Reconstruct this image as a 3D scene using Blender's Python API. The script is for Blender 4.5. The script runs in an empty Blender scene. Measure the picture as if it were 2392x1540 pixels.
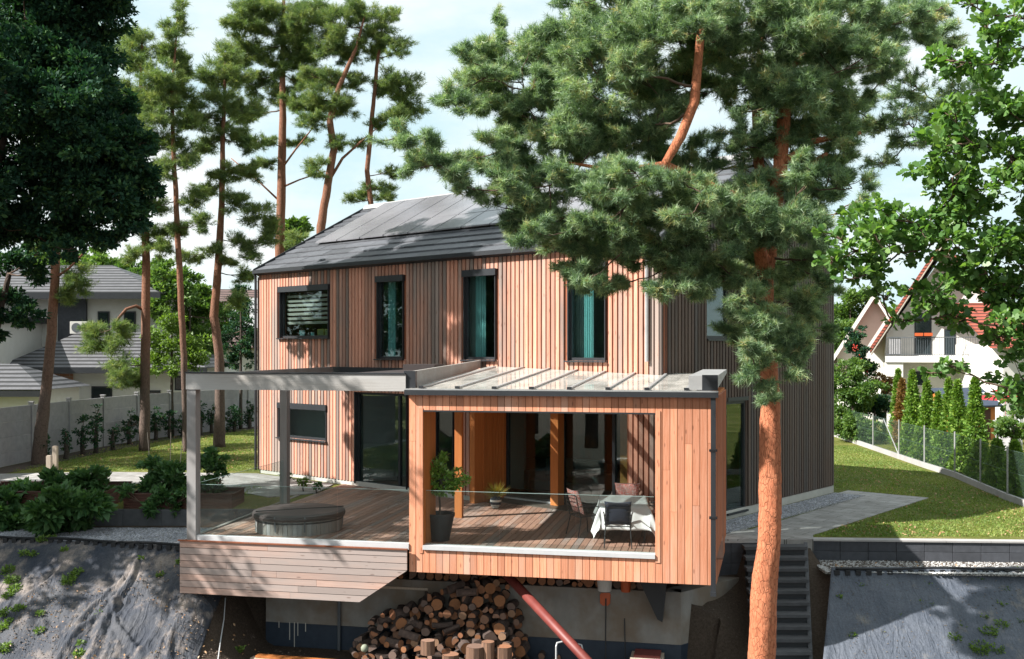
import bpy, math, random
import numpy as np
from mathutils import Vector, Matrix, noise as mnoise
R = math.radians
random.seed(7)
RNG = np.random.default_rng(11)
SC = bpy.context.scene
COL = SC.collection
# ---------------------------------------------------------------- camera, sky, sun, exposure
EYE = 3.9          # camera height over the garden; horizon at row 816 of the 2392x1540 measuring grid
FOC = 2400.0
cam = bpy.data.cameras.new("camera"); camo = bpy.data.objects.new("camera", cam); COL.objects.link(camo)
camo.location = (0, 0, EYE); camo.rotation_euler = (R(90), 0, 0)
cam.sensor_width = 36; cam.lens = 36 * FOC / 2392; cam.shift_y = 46 / 2392
cam.clip_start = 0.1; cam.clip_end = 2000
SC.camera = camo
SUN = Vector((-0.95 * math.cos(R(40)), -0.31 * math.cos(R(40)), math.sin(R(40)))).normalized()
w = bpy.data.worlds.new("World"); SC.world = w; w.use_nodes = True
nt = w.node_tree; nt.nodes.clear()
N = nt.nodes.new; Lk = nt.links.new
out = N('ShaderNodeOutputWorld'); bg = N('ShaderNodeBackground'); sky = N('ShaderNodeTexSky')
sky.sky_type = 'NISHITA'; sky.sun_disc = False; sky.sun_elevation = R(40)
sky.sun_rotation = math.atan2(SUN.x, SUN.y); sky.air_density = 1.0; sky.dust_density = 1.2; sky.altitude = 200
tc = N('ShaderNodeTexCoord'); mp = N('ShaderNodeMapping'); mp.inputs['Scale'].default_value = (1.6, 1.6, 4.0); mp.inputs['Location'].default_value = (3.1, .4, .9)
nz = N('ShaderNodeTexNoise'); nz.inputs['Scale'].default_value = 1.7; nz.inputs['Detail'].default_value = 8; nz.inputs['Roughness'].default_value = .55
cr = N('ShaderNodeValToRGB'); cr.color_ramp.elements[0].position = .39; cr.color_ramp.elements[1].position = .56
mx = N('ShaderNodeMix'); mx.data_type = 'RGBA'; mx.inputs[7].default_value = (9.0, 9.4, 9.35, 1)
Lk(tc.outputs['Generated'], mp.inputs[0]); Lk(mp.outputs[0], nz.inputs['Vector']); Lk(nz.outputs[0], cr.inputs[0])
hz_ = N('ShaderNodeMix'); hz_.data_type = 'RGBA'; hz_.inputs[0].default_value = .85; hz_.inputs[7].default_value = (6.6, 8.6, 9.1, 1); Lk(sky.outputs[0], hz_.inputs[6])
Lk(cr.outputs[0], mx.inputs[0]); Lk(hz_.outputs[2], mx.inputs[6]); Lk(mx.outputs[2], bg.inputs[0]); Lk(bg.outputs[0], out.inputs[0])
bg.inputs[1].default_value = 0.05
sl = bpy.data.lights.new("sun", 'SUN'); so = bpy.data.objects.new("sun", sl); COL.objects.link(so)
sl.energy = 5.0; sl.angle = R(.5); sl.color = (1, .96, .90)
so.rotation_euler = SUN.to_track_quat('Z', 'Y').to_euler(); so.location = (-20, -5, 30)
SC.view_settings.view_transform = 'Standard'; SC.view_settings.look = 'None'; SC.view_settings.gamma = 1
SC.view_settings.exposure = 1.27
SC.cycles.max_bounces = 8; SC.cycles.transparent_max_bounces = 16; SC.cycles.use_denoising = True

# ---------------------------------------------------------------- helpers
def P(px, py, Y):
    """a point at depth Y in the direction of a spot of the measuring grid"""
    return np.array([(px - 1196) / FOC * Y, Y, EYE - (py - 816) / FOC * Y])
def G(px, py, z=0.0):
    Y = (EYE - z) * FOC / (py - 816); return P(px, py, Y)

def link(o, parent=None):
    COL.objects.link(o)
    if parent is not None: o.parent = parent
    return o
def tag(o, label=None, cat=None, group=None, kind=None):
    if label: o['label'] = label
    if cat: o['category'] = cat
    if group: o['group'] = group
    if kind: o['kind'] = kind
    return o
def thing(name, label, cat, loc=(0, 0, 0), rz=0, group=None):
    o = bpy.data.objects.new(name, None); COL.objects.link(o)
    o.empty_display_size = .2; o.location = loc; o.rotation_euler = (0, 0, rz)
    return tag(o, label, cat, group)
def copy_tree(o, parent=None):
    c = o.copy(); COL.objects.link(c)
    if parent is not None: c.parent = parent
    for ch in list(o.children): copy_tree(ch, c)
    return c

class MB:
    def __init__(s): s.v = []; s.f = []; s.r = []; s.m = []
    def add(s, vs, fs, r=None, m=0):
        b = len(s.v); s.v += [tuple(map(float, p)) for p in vs]
        if r is None: r = random.random()
        for f in fs: s.f.append(tuple(i + b for i in f)); s.r.append(r); s.m.append(m)
    def box(s, x0, x1, y0, y1, z0, z1, r=None, m=0):
        s.add([(x0,y0,z0),(x1,y0,z0),(x1,y1,z0),(x0,y1,z0),(x0,y0,z1),(x1,y0,z1),(x1,y1,z1),(x0,y1,z1)],
              [(0,3,2,1),(4,5,6,7),(0,1,5,4),(1,2,6,5),(2,3,7,6),(3,0,4,7)], r, m)
    def beam(s, p0, p1, w, h, up=(0, 0, 1), r=None, m=0):
        p0 = Vector(p0); p1 = Vector(p1); d = (p1 - p0).normalized(); u = Vector(up)
        sd = d.cross(u).normalized(); u = sd.cross(d).normalized(); sd = sd * w / 2; u = u * h / 2
        s.add([p0-sd-u,p0+sd-u,p0+sd+u,p0-sd+u,p1-sd-u,p1+sd-u,p1+sd+u,p1-sd+u],
              [(0,1,2,3),(7,6,5,4),(0,4,5,1),(1,5,6,2),(2,6,7,3),(3,7,4,0)], r, m)
    def prism(s, poly, z0, z1, r=None, m=0):
        n = len(poly)
        s.add([(x, y, z0) for x, y in poly] + [(x, y, z1) for x, y in poly],
              [tuple(range(n))[::-1], tuple(range(n, 2*n))] + [(i, (i+1) % n, n+(i+1) % n, n+i) for i in range(n)], r, m)
    def extr(s, poly3, off, r=None, m=0):
        """polygon in 3D extruded by a vector"""
        n = len(poly3); off = Vector(off)
        s.add([Vector(p) for p in poly3] + [Vector(p) + off for p in poly3],
              [tuple(range(n)), tuple(range(n, 2*n))[::-1]] + [(n+i, n+(i+1) % n, (i+1) % n, i) for i in range(n)], r, m)
    def quad(s, a, b, c, d, r=None, m=0): s.add([a, b, c, d], [(0, 1, 2, 3)], r, m)
    def path(s, pts, rad, n=8, caps=True, r=None, m=0, jit=0, nz=0):
        pts = [Vector(p) for p in pts]; k = len(pts)
        if not hasattr(rad, '__len__'): rad = [rad] * k
        vs = []; up = Vector((.13, .27, 1)).normalized() if abs((pts[-1]-pts[0]).normalized().z) < .9 else Vector((1, .1, 0)).normalized()
        for i, p in enumerate(pts):
            d = (pts[min(i+1, k-1)] - pts[max(i-1, 0)]).normalized()
            a = d.cross(up).normalized(); b = a.cross(d).normalized()
            for j in range(n):
                t = 2*math.pi*j/n; q = rad[i] * (1 + (random.uniform(-jit, jit) if jit else 0))
                if nz: q *= 1 + nz*(mnoise.noise((math.cos(t)*2.2, math.sin(t)*2.2, p.z*1.3)) + .55*mnoise.noise((math.cos(t)*7, math.sin(t)*7, p.z*4.5)))
                vs.append(p + a*math.cos(t)*q + b*math.sin(t)*q)
        fs = [(i*n+j, (i+1)*n+j, (i+1)*n+(j+1) % n, i*n+(j+1) % n) for i in range(k-1) for j in range(n)]
        if caps: fs += [tuple(range(n)), tuple(range((k-1)*n, k*n))[::-1]]
        s.add(vs, fs, r, m)
    def lathe(s, prof, n=20, c=(0, 0, 0), r=None, m=0, closed=True):
        vs = [(c[0]+q*math.cos(2*math.pi*j/n), c[1]+q*math.sin(2*math.pi*j/n), c[2]+z) for q, z in prof for j in range(n)]
        k = len(prof)
        fs = [(i*n+j, i*n+(j+1) % n, (i+1)*n+(j+1) % n, (i+1)*n+j) for i in range(k-1) for j in range(n)]
        if closed: fs += [tuple(range(n))[::-1], tuple(range((k-1)*n, k*n))]
        s.add(vs, fs, r, m)
    def build(s, name, mats, parent=None, loc=None, smooth=False, bevel=0):
        me = bpy.data.meshes.new(name); me.from_pydata(s.v, [], s.f)
        if not isinstance(mats, (list, tuple)): mats = [mats]
        for q in mats: me.materials.append(q)
        a = me.attributes.new('rnd', 'FLOAT', 'FACE'); a.data.foreach_set('value', np.array(s.r, dtype=np.float32))
        if len(mats) > 1: me.polygons.foreach_set('material_index', np.array(s.m, dtype=np.int32))
        if smooth: me.polygons.foreach_set('use_smooth', [True] * len(s.f))
        me.update(); o = bpy.data.objects.new(name, me); link(o, parent)
        if loc is not None: o.location = loc
        if bevel:
            b = o.modifiers.new('bevel', 'BEVEL'); b.width = bevel; b.segments = 2; b.limit_method = 'ANGLE'
        return o

def npmesh(name, V, nper, rnd, mats, parent=None, smooth=False):
    """faces of nper own vertices each: V (F*nper,3)"""
    V = np.asarray(V, dtype=np.float32).reshape(-1, 3); F = len(V) // nper
    me = bpy.data.meshes.new(name)
    me.vertices.add(len(V)); me.vertices.foreach_set('co', V.ravel())
    me.loops.add(len(V)); me.loops.foreach_set('vertex_index', np.arange(len(V), dtype=np.int32))
    me.polygons.add(F); me.polygons.foreach_set('loop_start', np.arange(0, len(V), nper, dtype=np.int32))
    try: me.polygons.foreach_set('loop_total', np.full(F, nper, dtype=np.int32))
    except Exception: pass
    me.materials.append(mats)
    a = me.attributes.new('rnd', 'FLOAT', 'FACE'); a.data.foreach_set('value', np.asarray(rnd, dtype=np.float32))
    me.update(calc_edges=True)
    o = bpy.data.objects.new(name, me); link(o, parent); return o

def grid_mesh(name, xs, ys, zf, mats, parent=None, smooth=True):
    X, Yg = np.meshgrid(xs, ys); Z = zf(X, Yg)
    V = np.stack([X, Yg, Z], -1).reshape(-1, 3); nx, ny = len(xs), len(ys)
    me = bpy.data.meshes.new(name)
    i = np.arange(ny-1)[:, None]*nx + np.arange(nx-1)[None]; i = i.ravel()
    F = np.stack([i, i+1, i+nx+1, i+nx], -1)
    me.vertices.add(len(V)); me.vertices.foreach_set('co', V.astype(np.float32).ravel())
    me.loops.add(F.size); me.loops.foreach_set('vertex_index', F.ravel().astype(np.int32))
    me.polygons.add(len(F)); me.polygons.foreach_set('loop_start', np.arange(0, F.size, 4, dtype=np.int32))
    try: me.polygons.foreach_set('loop_total', np.full(len(F), 4, dtype=np.int32))
    except Exception: pass
    if smooth: me.polygons.foreach_set('use_smooth', np.ones(len(F), dtype=bool))
    me.materials.append(mats); me.update(calc_edges=True)
    return link(bpy.data.objects.new(name, me), parent)

# ---------------------------------------------------------------- materials
def node_mat(name):
    m = bpy.data.materials.new(name); m.use_nodes = True
    t = m.node_tree; t.nodes.clear()
    o = t.nodes.new('ShaderNodeOutputMaterial'); return m, t, o
def ramp(t, fac, stops):
    c = t.nodes.new('ShaderNodeValToRGB'); e = c.color_ramp.elements
    while len(e) < len(stops): e.new(.5)
    for k, (p, col) in enumerate(stops): e[k].position = p; e[k].color = (*col, 1)
    t.links.new(fac, c.inputs[0]); return c.outputs[0]
def mapping(t, scale, rot=(0, 0, 0), coord='Object'):
    tc = t.nodes.new('ShaderNodeTexCoord'); mp = t.nodes.new('ShaderNodeMapping')
    mp.inputs['Scale'].default_value = scale; mp.inputs['Rotation'].default_value = rot
    t.links.new(tc.outputs[coord], mp.inputs[0]); return mp.outputs[0]
def tnoise(t, vec, scale, detail=6, rough=.6, dist=0):
    n = t.nodes.new('ShaderNodeTexNoise'); n.inputs['Scale'].default_value = scale; n.inputs['Detail'].default_value = detail
    n.inputs['Roughness'].default_value = rough; n.inputs['Distortion'].default_value = dist
    t.links.new(vec, n.inputs['Vector']); return n.outputs[0]
def mixc(t, fac, a, b, mode='MIX'):
    m = t.nodes.new('ShaderNodeMix'); m.data_type = 'RGBA'; m.blend_type = mode
    for sock, v in ((m.inputs[0], fac), (m.inputs[6], a), (m.inputs[7], b)):
        if isinstance(v, bpy.types.NodeSocket): t.links.new(v, sock)
        elif isinstance(v, (int, float)): sock.default_value = v
        else: sock.default_value = (*v, 1)
    return m.outputs[2]
def mth(t, op, a, b=0.0, c=0.0):
    m = t.nodes.new('ShaderNodeMath'); m.operation = op
    for k, v in enumerate((a, b, c)):
        if isinstance(v, bpy.types.NodeSocket): t.links.new(v, m.inputs[k])
        else: m.inputs[k].default_value = v
    return m.outputs[0]
def attr(t, name='rnd'):
    a = t.nodes.new('ShaderNodeAttribute'); a.attribute_name = name; return a.outputs['Fac']
ALB = .80
def principled(t, o, col, rough=.8, bump=None, bs=.3, bd=.02, metal=0, spec=.5):
    if o is not None:
        col = mixc(t, 1.0, col, (ALB, ALB, ALB), 'MULTIPLY') if isinstance(col, bpy.types.NodeSocket) else tuple(x * ALB for x in col)
    p = t.nodes.new('ShaderNodeBsdfPrincipled')
    if isinstance(col, bpy.types.NodeSocket): t.links.new(col, p.inputs['Base Color'])
    else: p.inputs['Base Color'].default_value = (*col, 1)
    if isinstance(rough, bpy.types.NodeSocket): t.links.new(rough, p.inputs['Roughness'])
    else: p.inputs['Roughness'].default_value = rough
    p.inputs['Metallic'].default_value = metal; p.inputs['Specular IOR Level'].default_value = spec
    if bump is not None:
        b = t.nodes.new('ShaderNodeBump'); b.inputs['Strength'].default_value = bs; b.inputs['Distance'].default_value = bd
        t.links.new(bump, b.inputs['Height']); t.links.new(b.outputs[0], p.inputs['Normal'])
    if o is not None: t.links.new(p.outputs[0], o.inputs[0])
    return p
def plain(name, c1, c2=None, scale=4, stretch=(1, 1, 1), rough=.75, rv=.25, bs=.25, bd=.01, metal=0, spec=.4, detail=8, lo=.3, hi=.7, c3=None, s3=.6, coord='Object'):
    """two-tone noise surface with a per-piece tone from the rnd attribute"""
    if c2 is None: c2 = tuple(x * .7 for x in c1)
    m, t, o = node_mat(name); v = mapping(t, stretch, coord=coord)
    n = tnoise(t, v, scale, detail); col = ramp(t, n, [(lo, c1), (hi, c2)])
    if c3 is not None:
        n3 = tnoise(t, mapping(t, (1, 1, 1), coord=coord), s3, 4); f = ramp(t, n3, [(.42, (0, 0, 0)), (.62, (1, 1, 1))])
        col = mixc(t, f, col, c3)
    g = mth(t, 'MULTIPLY_ADD', attr(t), rv, 1 - rv / 2)
    cc = t.nodes.new('ShaderNodeCombineXYZ')
    for k in range(3): t.links.new(g, cc.inputs[k])
    col = mixc(t, 1.0, col, cc.outputs[0], 'MULTIPLY')
    principled(t, o, col, rough, n, bs, bd, metal, spec); return m
def wood(name, fresh, warm, grey, axis='z', weather=.5, rv=.35, rough=.7, knots=True):
    """boards: grain along one axis, per-board tone, patches of silvering, knots"""
    m, t, o = node_mat(name)
    st = {'z': (38, 38, 1.6), 'x': (1.6, 38, 38), 'y': (38, 1.6, 38)}[axis]
    v = mapping(t, st); rn = attr(t)
    vo = t.nodes.new('ShaderNodeVectorMath'); vo.operation = 'ADD'; t.links.new(v, vo.inputs[0])
    cmb = t.nodes.new('ShaderNodeCombineXYZ'); k = mth(t, 'MULTIPLY', rn, 91.0)
    for q in range(3): t.links.new(k, cmb.inputs[q])
    t.links.new(cmb.outputs[0], vo.inputs[1])
    n = tnoise(t, vo.outputs[0], 1.0, 7, .65, .4)
    base = ramp(t, n, [(.3, fresh), (.7, warm)])
    ax = {'z': (1, 1, .25), 'x': (.25, 1, 1), 'y': (1, .25, 1)}[axis]
    big = tnoise(t, mapping(t, ax), 1.1, 5, .6)
    big = mth(t, 'ADD', big, mth(t, 'MULTIPLY_ADD', rn, .34, -.17))
    wf = ramp(t, big, [(.72 - weather * .5, (0, 0, 0)), (.98 - weather * .5, (1, 1, 1))])
    base = mixc(t, wf, base, grey)
    if knots:
        vk = {'z': (9, 9, 2.6), 'x': (2.6, 9, 9), 'y': (9, 2.6, 9)}[axis]
        vr = t.nodes.new('ShaderNodeTexVoronoi'); vr.inputs['Scale'].default_value = 1.0; t.links.new(mapping(t, vk), vr.inputs['Vector'])
        kf = ramp(t, vr.outputs['Distance'], [(.07, (1, 1, 1)), (.16, (0, 0, 0))])
        base = mixc(t, mth(t, 'MULTIPLY', kf, .6), base, tuple(x * .3 for x in warm))
    g = mth(t, 'MULTIPLY_ADD', mth(t, 'FRACT', mth(t, 'MULTIPLY', rn, 7.31)), rv, 1 - rv / 2)
    cc = t.nodes.new('ShaderNodeCombineXYZ')
    for q in range(3): t.links.new(g, cc.inputs[q])
    base = mixc(t, 1.0, base, cc.outputs[0], 'MULTIPLY')
    principled(t, o, base, rough, n, .35, .006, 0, .35); return m
def leafmat(name, stops, trans=.35, rough=.5, tcol=None, spec=.35):
    m, t, o = node_mat(name); col = ramp(t, attr(t), stops)
    p = principled(t, None, col, rough, None, spec=spec)
    tr = t.nodes.new('ShaderNodeBsdfTranslucent')
    tc_ = mixc(t, 1.0, col, tcol or (1.5, 1.6, .6), 'MULTIPLY'); t.links.new(tc_, tr.inputs[0])
    ms = t.nodes.new('ShaderNodeMixShader'); ms.inputs[0].default_value = trans
    t.links.new(p.outputs[0], ms.inputs[1]); t.links.new(tr.outputs[0], ms.inputs[2]); t.links.new(ms.outputs[0], o.inputs[0]); return m
def glassmat(name, tint=(.8, .88, .86), ior=1.7, add=.0, rough=0.0, dirt=0, cap=1.0):
    m, t, o = node_mat(name)
    tr = t.nodes.new('ShaderNodeBsdfTransparent'); tr.inputs[0].default_value = (*tint, 1)
    gl = t.nodes.new('ShaderNodeBsdfGlossy'); gl.inputs['Roughness'].default_value = rough; gl.inputs[0].default_value = (.95, 1, 1, 1)
    ge = t.nodes.new('ShaderNodeNewGeometry'); dp = t.nodes.new('ShaderNodeVectorMath'); dp.operation = 'DOT_PRODUCT'
    t.links.new(ge.outputs['Normal'], dp.inputs[0]); t.links.new(ge.outputs['Incoming'], dp.inputs[1])
    f0 = ((ior - 1) / (ior + 1)) ** 2
    f = mth(t, 'MULTIPLY_ADD', mth(t, 'POWER', mth(t, 'SUBTRACT', 1.0, mth(t, 'ABSOLUTE', dp.outputs['Value'])), 5.0), 1 - f0, f0)
    f = mth(t, 'MINIMUM', mth(t, 'ADD', f, add), cap)
    ms = t.nodes.new('ShaderNodeMixShader'); t.links.new(f, ms.inputs[0]); t.links.new(tr.outputs[0], ms.inputs[1]); t.links.new(gl.outputs[0], ms.inputs[2])
    res = ms.outputs[0]
    if dirt:
        df = t.nodes.new('ShaderNodeBsdfDiffuse'); df.inputs[0].default_value = (.55, .52, .48, 1)
        n = tnoise(t, mapping(t, (1.5, .5, 1)), 1.6, 7, .7); fd = ramp(t, n, [(.35, (dirt*.35,)*3), (.7, (dirt,)*3)])
        m2 = t.nodes.new('ShaderNodeMixShader'); t.links.new(fd, m2.inputs[0]); t.links.new(res, m2.inputs[1]); t.links.new(df.outputs[0], m2.inputs[2]); res = m2.outputs[0]
    t.links.new(res, o.inputs[0]); return m
def barkmat(name, low, high, z0, z1, plate=9, dark=.45):
    """grey furrowed bark below turning into thin orange bark higher up the stem"""
    m, t, o = node_mat(name)
    tc = t.nodes.new('ShaderNodeTexCoord'); sp = t.nodes.new('ShaderNodeSeparateXYZ'); t.links.new(tc.outputs['Object'], sp.inputs[0])
    nb = tnoise(t, mapping(t, (1, 1, .6)), 1.5, 5)
    zz = mth(t, 'ADD', sp.outputs[2], mth(t, 'MULTIPLY_ADD', nb, 3.2, -1.6))
    f = t.nodes.new('ShaderNodeMapRange'); f.inputs[1].default_value = z0; f.inputs[2].default_value = z1; t.links.new(zz, f.inputs[0])
    v = t.nodes.new('ShaderNodeTexVoronoi'); v.feature = 'DISTANCE_TO_EDGE'; v.inputs['Scale'].default_value = plate
    wv = mapping(t, (1, 1, .38)); nd = t.nodes.new('ShaderNodeTexNoise'); nd.inputs['Scale'].default_value = 6; t.links.new(wv, nd.inputs['Vector'])
    ad = t.nodes.new('ShaderNodeMix'); ad.data_type = 'VECTOR'; ad.inputs[0].default_value = .12
    t.links.new(wv, ad.inputs[4]); t.links.new(nd.outputs['Color'], ad.inputs[5]); t.links.new(ad.outputs[1], v.inputs['Vector'])
    fur = ramp(t, v.outputs['Distance'], [(.0, (dark, dark, dark)), (.06, (1, 1, 1))])
    n2 = tnoise(t, mapping(t, (1, 1, .5)), 22, 8, .7)
    lo = ramp(t, n2, [(.3, low), (.7, tuple(x * .62 for x in low))]); hi = ramp(t, n2, [(.3, high), (.7, tuple(x * q for x, q in zip(high, (.72, .55, .5))))])
    c = mixc(t, f.outputs[0], lo, hi); c = mixc(t, 1.0, c, fur, 'MULTIPLY')
    h = mth(t, 'MULTIPLY_ADD', fur, .8, n2)
    principled(t, o, c, .85, h, .7, .03, 0, .2); return m

M = {}
M['slat'] = wood('weathered_larch', (.70, .375, .27), (.54, .22, .14), (.29, .225, .195), 'z', .62, .5)
M['groove'] = wood('red_larch', (.34, .11, .05), (.24, .07, .03), (.18, .10, .07), 'z', .3, .3)
M['gable'] = wood('grey_larch', (.135, .095, .075), (.095, .062, .048), (.11, .093, .085), 'z', .6, .4)
M['box'] = wood('fresh_larch', (.79, .375, .235), (.61, .225, .112), (.62, .40, .31), 'z', .34, .42)
M['boxh'] = wood('aged_larch', (.60, .42, .35), (.46, .27, .21), (.38, .31, .285), 'x', .72, .28)
M['orange'] = wood('oiled_larch', (.62, .22, .06), (.48, .15, .035), (.5, .2, .07), 'z', .1, .2, knots=False)
M['deck'] = wood('deck_boards', (.40, .23, .165), (.28, .145, .105), (.27, .22, .20), 'y', .45, .5)
M['beam'] = wood('silver_beam', (.46, .43, .40), (.30, .275, .25), (.50, .49, .48), 'x', .6, .1, knots=False)
M['beamz'] = wood('silver_post', (.30, .27, .25), (.22, .195, .18), (.33, .32, .32), 'z', .6, .1, knots=False)
M['dark'] = plain('anthracite', (.022, .025, .03), (.03, .033, .038), rough=.45, rv=.1, bs=.02)
M['sill'] = plain('pale_metal', (.70, .71, .72), (.62, .63, .65), rough=.4, rv=.1, bs=.02, metal=.2)
M['cap'] = plain('light_metal', (.50, .50, .50), (.40, .40, .40), rough=.4, rv=.2, bs=.02, metal=.3)
M['roof'] = plain('slate_grey_tiles', (.075, .08, .092), (.12, .125, .14), scale=5, stretch=(1, 4, 1), rough=.5, rv=.5, bs=.2)
M['panel'] = plain('solar_cells', (.14, .138, .155), (.24, .235, .255), scale=.45, rough=.22, rv=.12, bs=.0, spec=.8)
M['glass'] = glassmat('window_glass', (.80, .91, .90), 1.55, .02)
M['rail'] = glassmat('railing_glass', (.92, .965, .96), 1.3, .01, cap=.35)
M['roofglass'] = glassmat('dusty_glass', (.80, .85, .84), 1.5, .06, .02, dirt=.55)
M['conc'] = plain('concrete', (.33, .315, .29), (.22, .21, .195), scale=2.2, stretch=(1, 1, .5), rough=.85, rv=.06, bs=.15, c3=(.22, .175, .135), s3=1.1)
M['conc2'] = plain('fence_concrete', (.42, .41, .425), (.33, .325, .34), scale=5, rough=.9, rv=.16, bs=.15)
M['bitum'] = plain('bitumen_paint', (.018, .03, .05), (.03, .045, .07), scale=6, rough=.6, rv=.1)
M['white'] = plain('white_render', (.72, .70, .67), (.66, .64, .60), scale=3, rough=.9, rv=.05, bs=.05)
M['plinth'] = plain('plinth_render', (.60, .58, .53), (.48, .46, .42), scale=3, rough=.9, rv=.05, bs=.05)
M['cream'] = plain('cream_render', (.55, .50, .42), (.50, .45, .38), scale=3, rough=.9, rv=.05, bs=.05)
M['room'] = plain('room_wall', (.34, .33, .30), (.30, .29, .27), scale=2, rough=.9, rv=.05, bs=.0)
M['roomfloor'] = plain('room_floor', (.10, .085, .07), (.07, .06, .05), scale=2, rough=.5, rv=.05, bs=.0)
M['blade'] = leafmat('grass_blades', [(0, (.085, .15, .03)), (.6, (.17, .235, .05)), (1, (.33, .33, .11))], .3, .6)
M['teal'] = plain('teal_curtain', (.42, .70, .70), (.30, .55, .56), scale=6, stretch=(8, 8, .3), rough=.9)
M['cream_cloth'] = plain('pale_curtain', (.30, .33, .32), (.22, .25, .25), scale=6, stretch=(8, 8, .3), rough=.9)
M['sofa'] = plain('dark_sofa', (.035, .05, .045), (.025, .035, .032), rough=.9)
M['slab'] = plain('pale_paving', (.46, .44, .43), (.36, .345, .34), scale=3, rough=.85, rv=.15, bs=.1)
def paving():
    m, t, o = node_mat('paving_slabs'); b = t.nodes.new('ShaderNodeTexBrick'); b.offset = .5
    b.inputs['Color1'].default_value = (.40, .385, .375, 1); b.inputs['Color2'].default_value = (.32, .31, .30, 1); b.inputs['Mortar'].default_value = (.10, .095, .085, 1)
    b.inputs['Scale'].default_value = 1.0; b.inputs['Brick Width'].default_value = .8; b.inputs['Row Height'].default_value = .4; b.inputs['Mortar Size'].default_value = .008
    t.links.new(mapping(t, (1, 1, 1), (0, 0, R(40.6))), b.inputs['Vector']); n = tnoise(t, mapping(t, (1, 1, 1)), 2.2, 9, .7)
    c = mixc(t, 1.0, b.outputs[0], ramp(t, n, [(.3, (.62, .6, .57)), (.65, (1.15, 1.15, 1.15))]), 'MULTIPLY'); principled(t, o, c, .85, n, .2, .01); return m
M['paving'] = paving()
M['block'] = plain('dark_block', (.085, .09, .105), (.06, .064, .075), scale=7, rough=.9, rv=.35, bs=.4)
M['step'] = plain('step_concrete', (.11, .112, .12), (.075, .078, .085), scale=6, rough=.9, rv=.3, bs=.3)
M['cloth'] = plain('white_linen', (.80, .79, .78), (.74, .73, .73), scale=12, rough=.9, rv=.02, bs=.1)
M['blackmetal'] = plain('black_metal', (.012, .012, .014), (.02, .02, .022), rough=.4, rv=.1, bs=.02)
M['navy'] = plain('navy_fabric', (.02, .025, .045), (.03, .035, .055), scale=20, rough=.9, rv=.1)
M['brown_fab'] = plain('tub_cover', (.055, .040, .038), (.04, .03, .03), scale=8, rough=.55, rv=.1)
M['pot'] = plain('black_pot', (.02, .022, .028), (.028, .03, .036), rough=.55, rv=.05)
M['redpipe'] = plain('red_oxide_paint', (.22, .05, .04), (.17, .035, .03), scale=7, rough=.5, rv=.05, bs=.1)
M['pvc'] = plain('grey_plastic', (.12, .135, .15), (.10, .11, .125), rough=.5, rv=.05)
M['wbark'] = plain('log_bark', (.13, .09, .075), (.06, .042, .036), scale=14, stretch=(1, 1, .4), rough=.95, rv=.8, bs=.8, bd=.02)
M['planter'] = wood('planter_boards', (.12, .05, .035), (.08, .032, .022), (.10, .06, .05), 'x', .3, .3)
M['soil'] = plain('soil', (.09, .065, .048), (.05, .037, .028), scale=9, rough=1, rv=.1, bs=.8, bd=.03)
M['edging'] = plain('black_edging', (.01, .011, .014), (.016, .017, .02), rough=.6, rv=.1)
M['brick'] = None
M['stake'] = wood('stake_wood', (.62, .52, .42), (.5, .4, .32), (.55, .5, .45), 'z', .3, .1, knots=False)
def logend():
    m, t, o = node_mat('log_ends'); rn = attr(t)
    n = tnoise(t, mapping(t, (1, 1, 1)), 18, 6, .6)
    c = ramp(t, rn, [(0, (.38, .22, .13)), (.3, (.46, .17, .07)), (.5, (.32, .20, .15)), (.7, (.17, .13, .12)), (1, (.50, .19, .06))])
    c = mixc(t, mth(t, 'MULTIPLY', n, .8), c, (.14, .08, .05)); principled(t, o, c, .85, n, .3, .01); return m
M['logend'] = logend()
def pattern():
    m, t, o = node_mat('patterned_cushion')
    v = t.nodes.new('ShaderNodeTexVoronoi'); v.inputs['Scale'].default_value = 16; v.inputs['Randomness'].default_value = 1; t.links.new(mapping(t, (1, 1, 1)), v.inputs['Vector'])
    n = tnoise(t, mapping(t, (1, 1, 1)), 14, 3, .6, 1.5)
    c = ramp(t, n, [(.36, (.85, .80, .74)), (.43, (.60, .06, .05)), (.48, (.55, .10, .07)), (.53, (.88, .80, .72)), (.58, (.12, .03, .09)), (.64, (.85, .35, .22))])
    principled(t, o, c, .9); return m
M['pattern'] = pattern()
def bricks():
    m, t, o = node_mat('warm_brick'); b = t.nodes.new('ShaderNodeTexBrick')
    b.inputs['Color1'].default_value = (.42, .22, .13, 1); b.inputs['Color2'].default_value = (.34, .16, .09, 1); b.inputs['Mortar'].default_value = (.4, .33, .27, 1)
    b.inputs['Scale'].default_value = 1.0; b.inputs['Brick Width'].default_value = .5; b.inputs['Row Height'].default_value = .16; b.inputs['Mortar Size'].default_value = .015
    t.links.new(mapping(t, (1, 1, 1), (R(90), 0, 0)), b.inputs['Vector']); principled(t, o, b.outputs[0], .9); return m
M['brick'] = bricks()
def tiles(name, c1, c2, along=(1, 0, 0), pitch=.33, dark=.35):
    m, t, o = node_mat(name); tc = t.nodes.new('ShaderNodeTexCoord'); sp = t.nodes.new('ShaderNodeSeparateXYZ'); t.links.new(tc.outputs['Object'], sp.inputs[0])
    fr = mth(t, 'FRACT', mth(t, 'MULTIPLY', sp.outputs[2], 1 / (pitch * .5)))
    f2 = ramp(t, fr, [(.0, (dark,)*3), (.40, (dark,)*3), (.50, (1.25,)*3), (1, (1.0,)*3)])
    n = tnoise(t, mapping(t, (1, 1, 1)), 3, 5); c = ramp(t, n, [(.3, c1), (.7, c2)]); c = mixc(t, 1.0, c, f2, 'MULTIPLY')
    principled(t, o, c, .6, fr, .5, .03); return m
M['tiles_dark'] = tiles('dark_roof_tiles', (.09, .09, .10), (.13, .13, .14), dark=.12)
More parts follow.
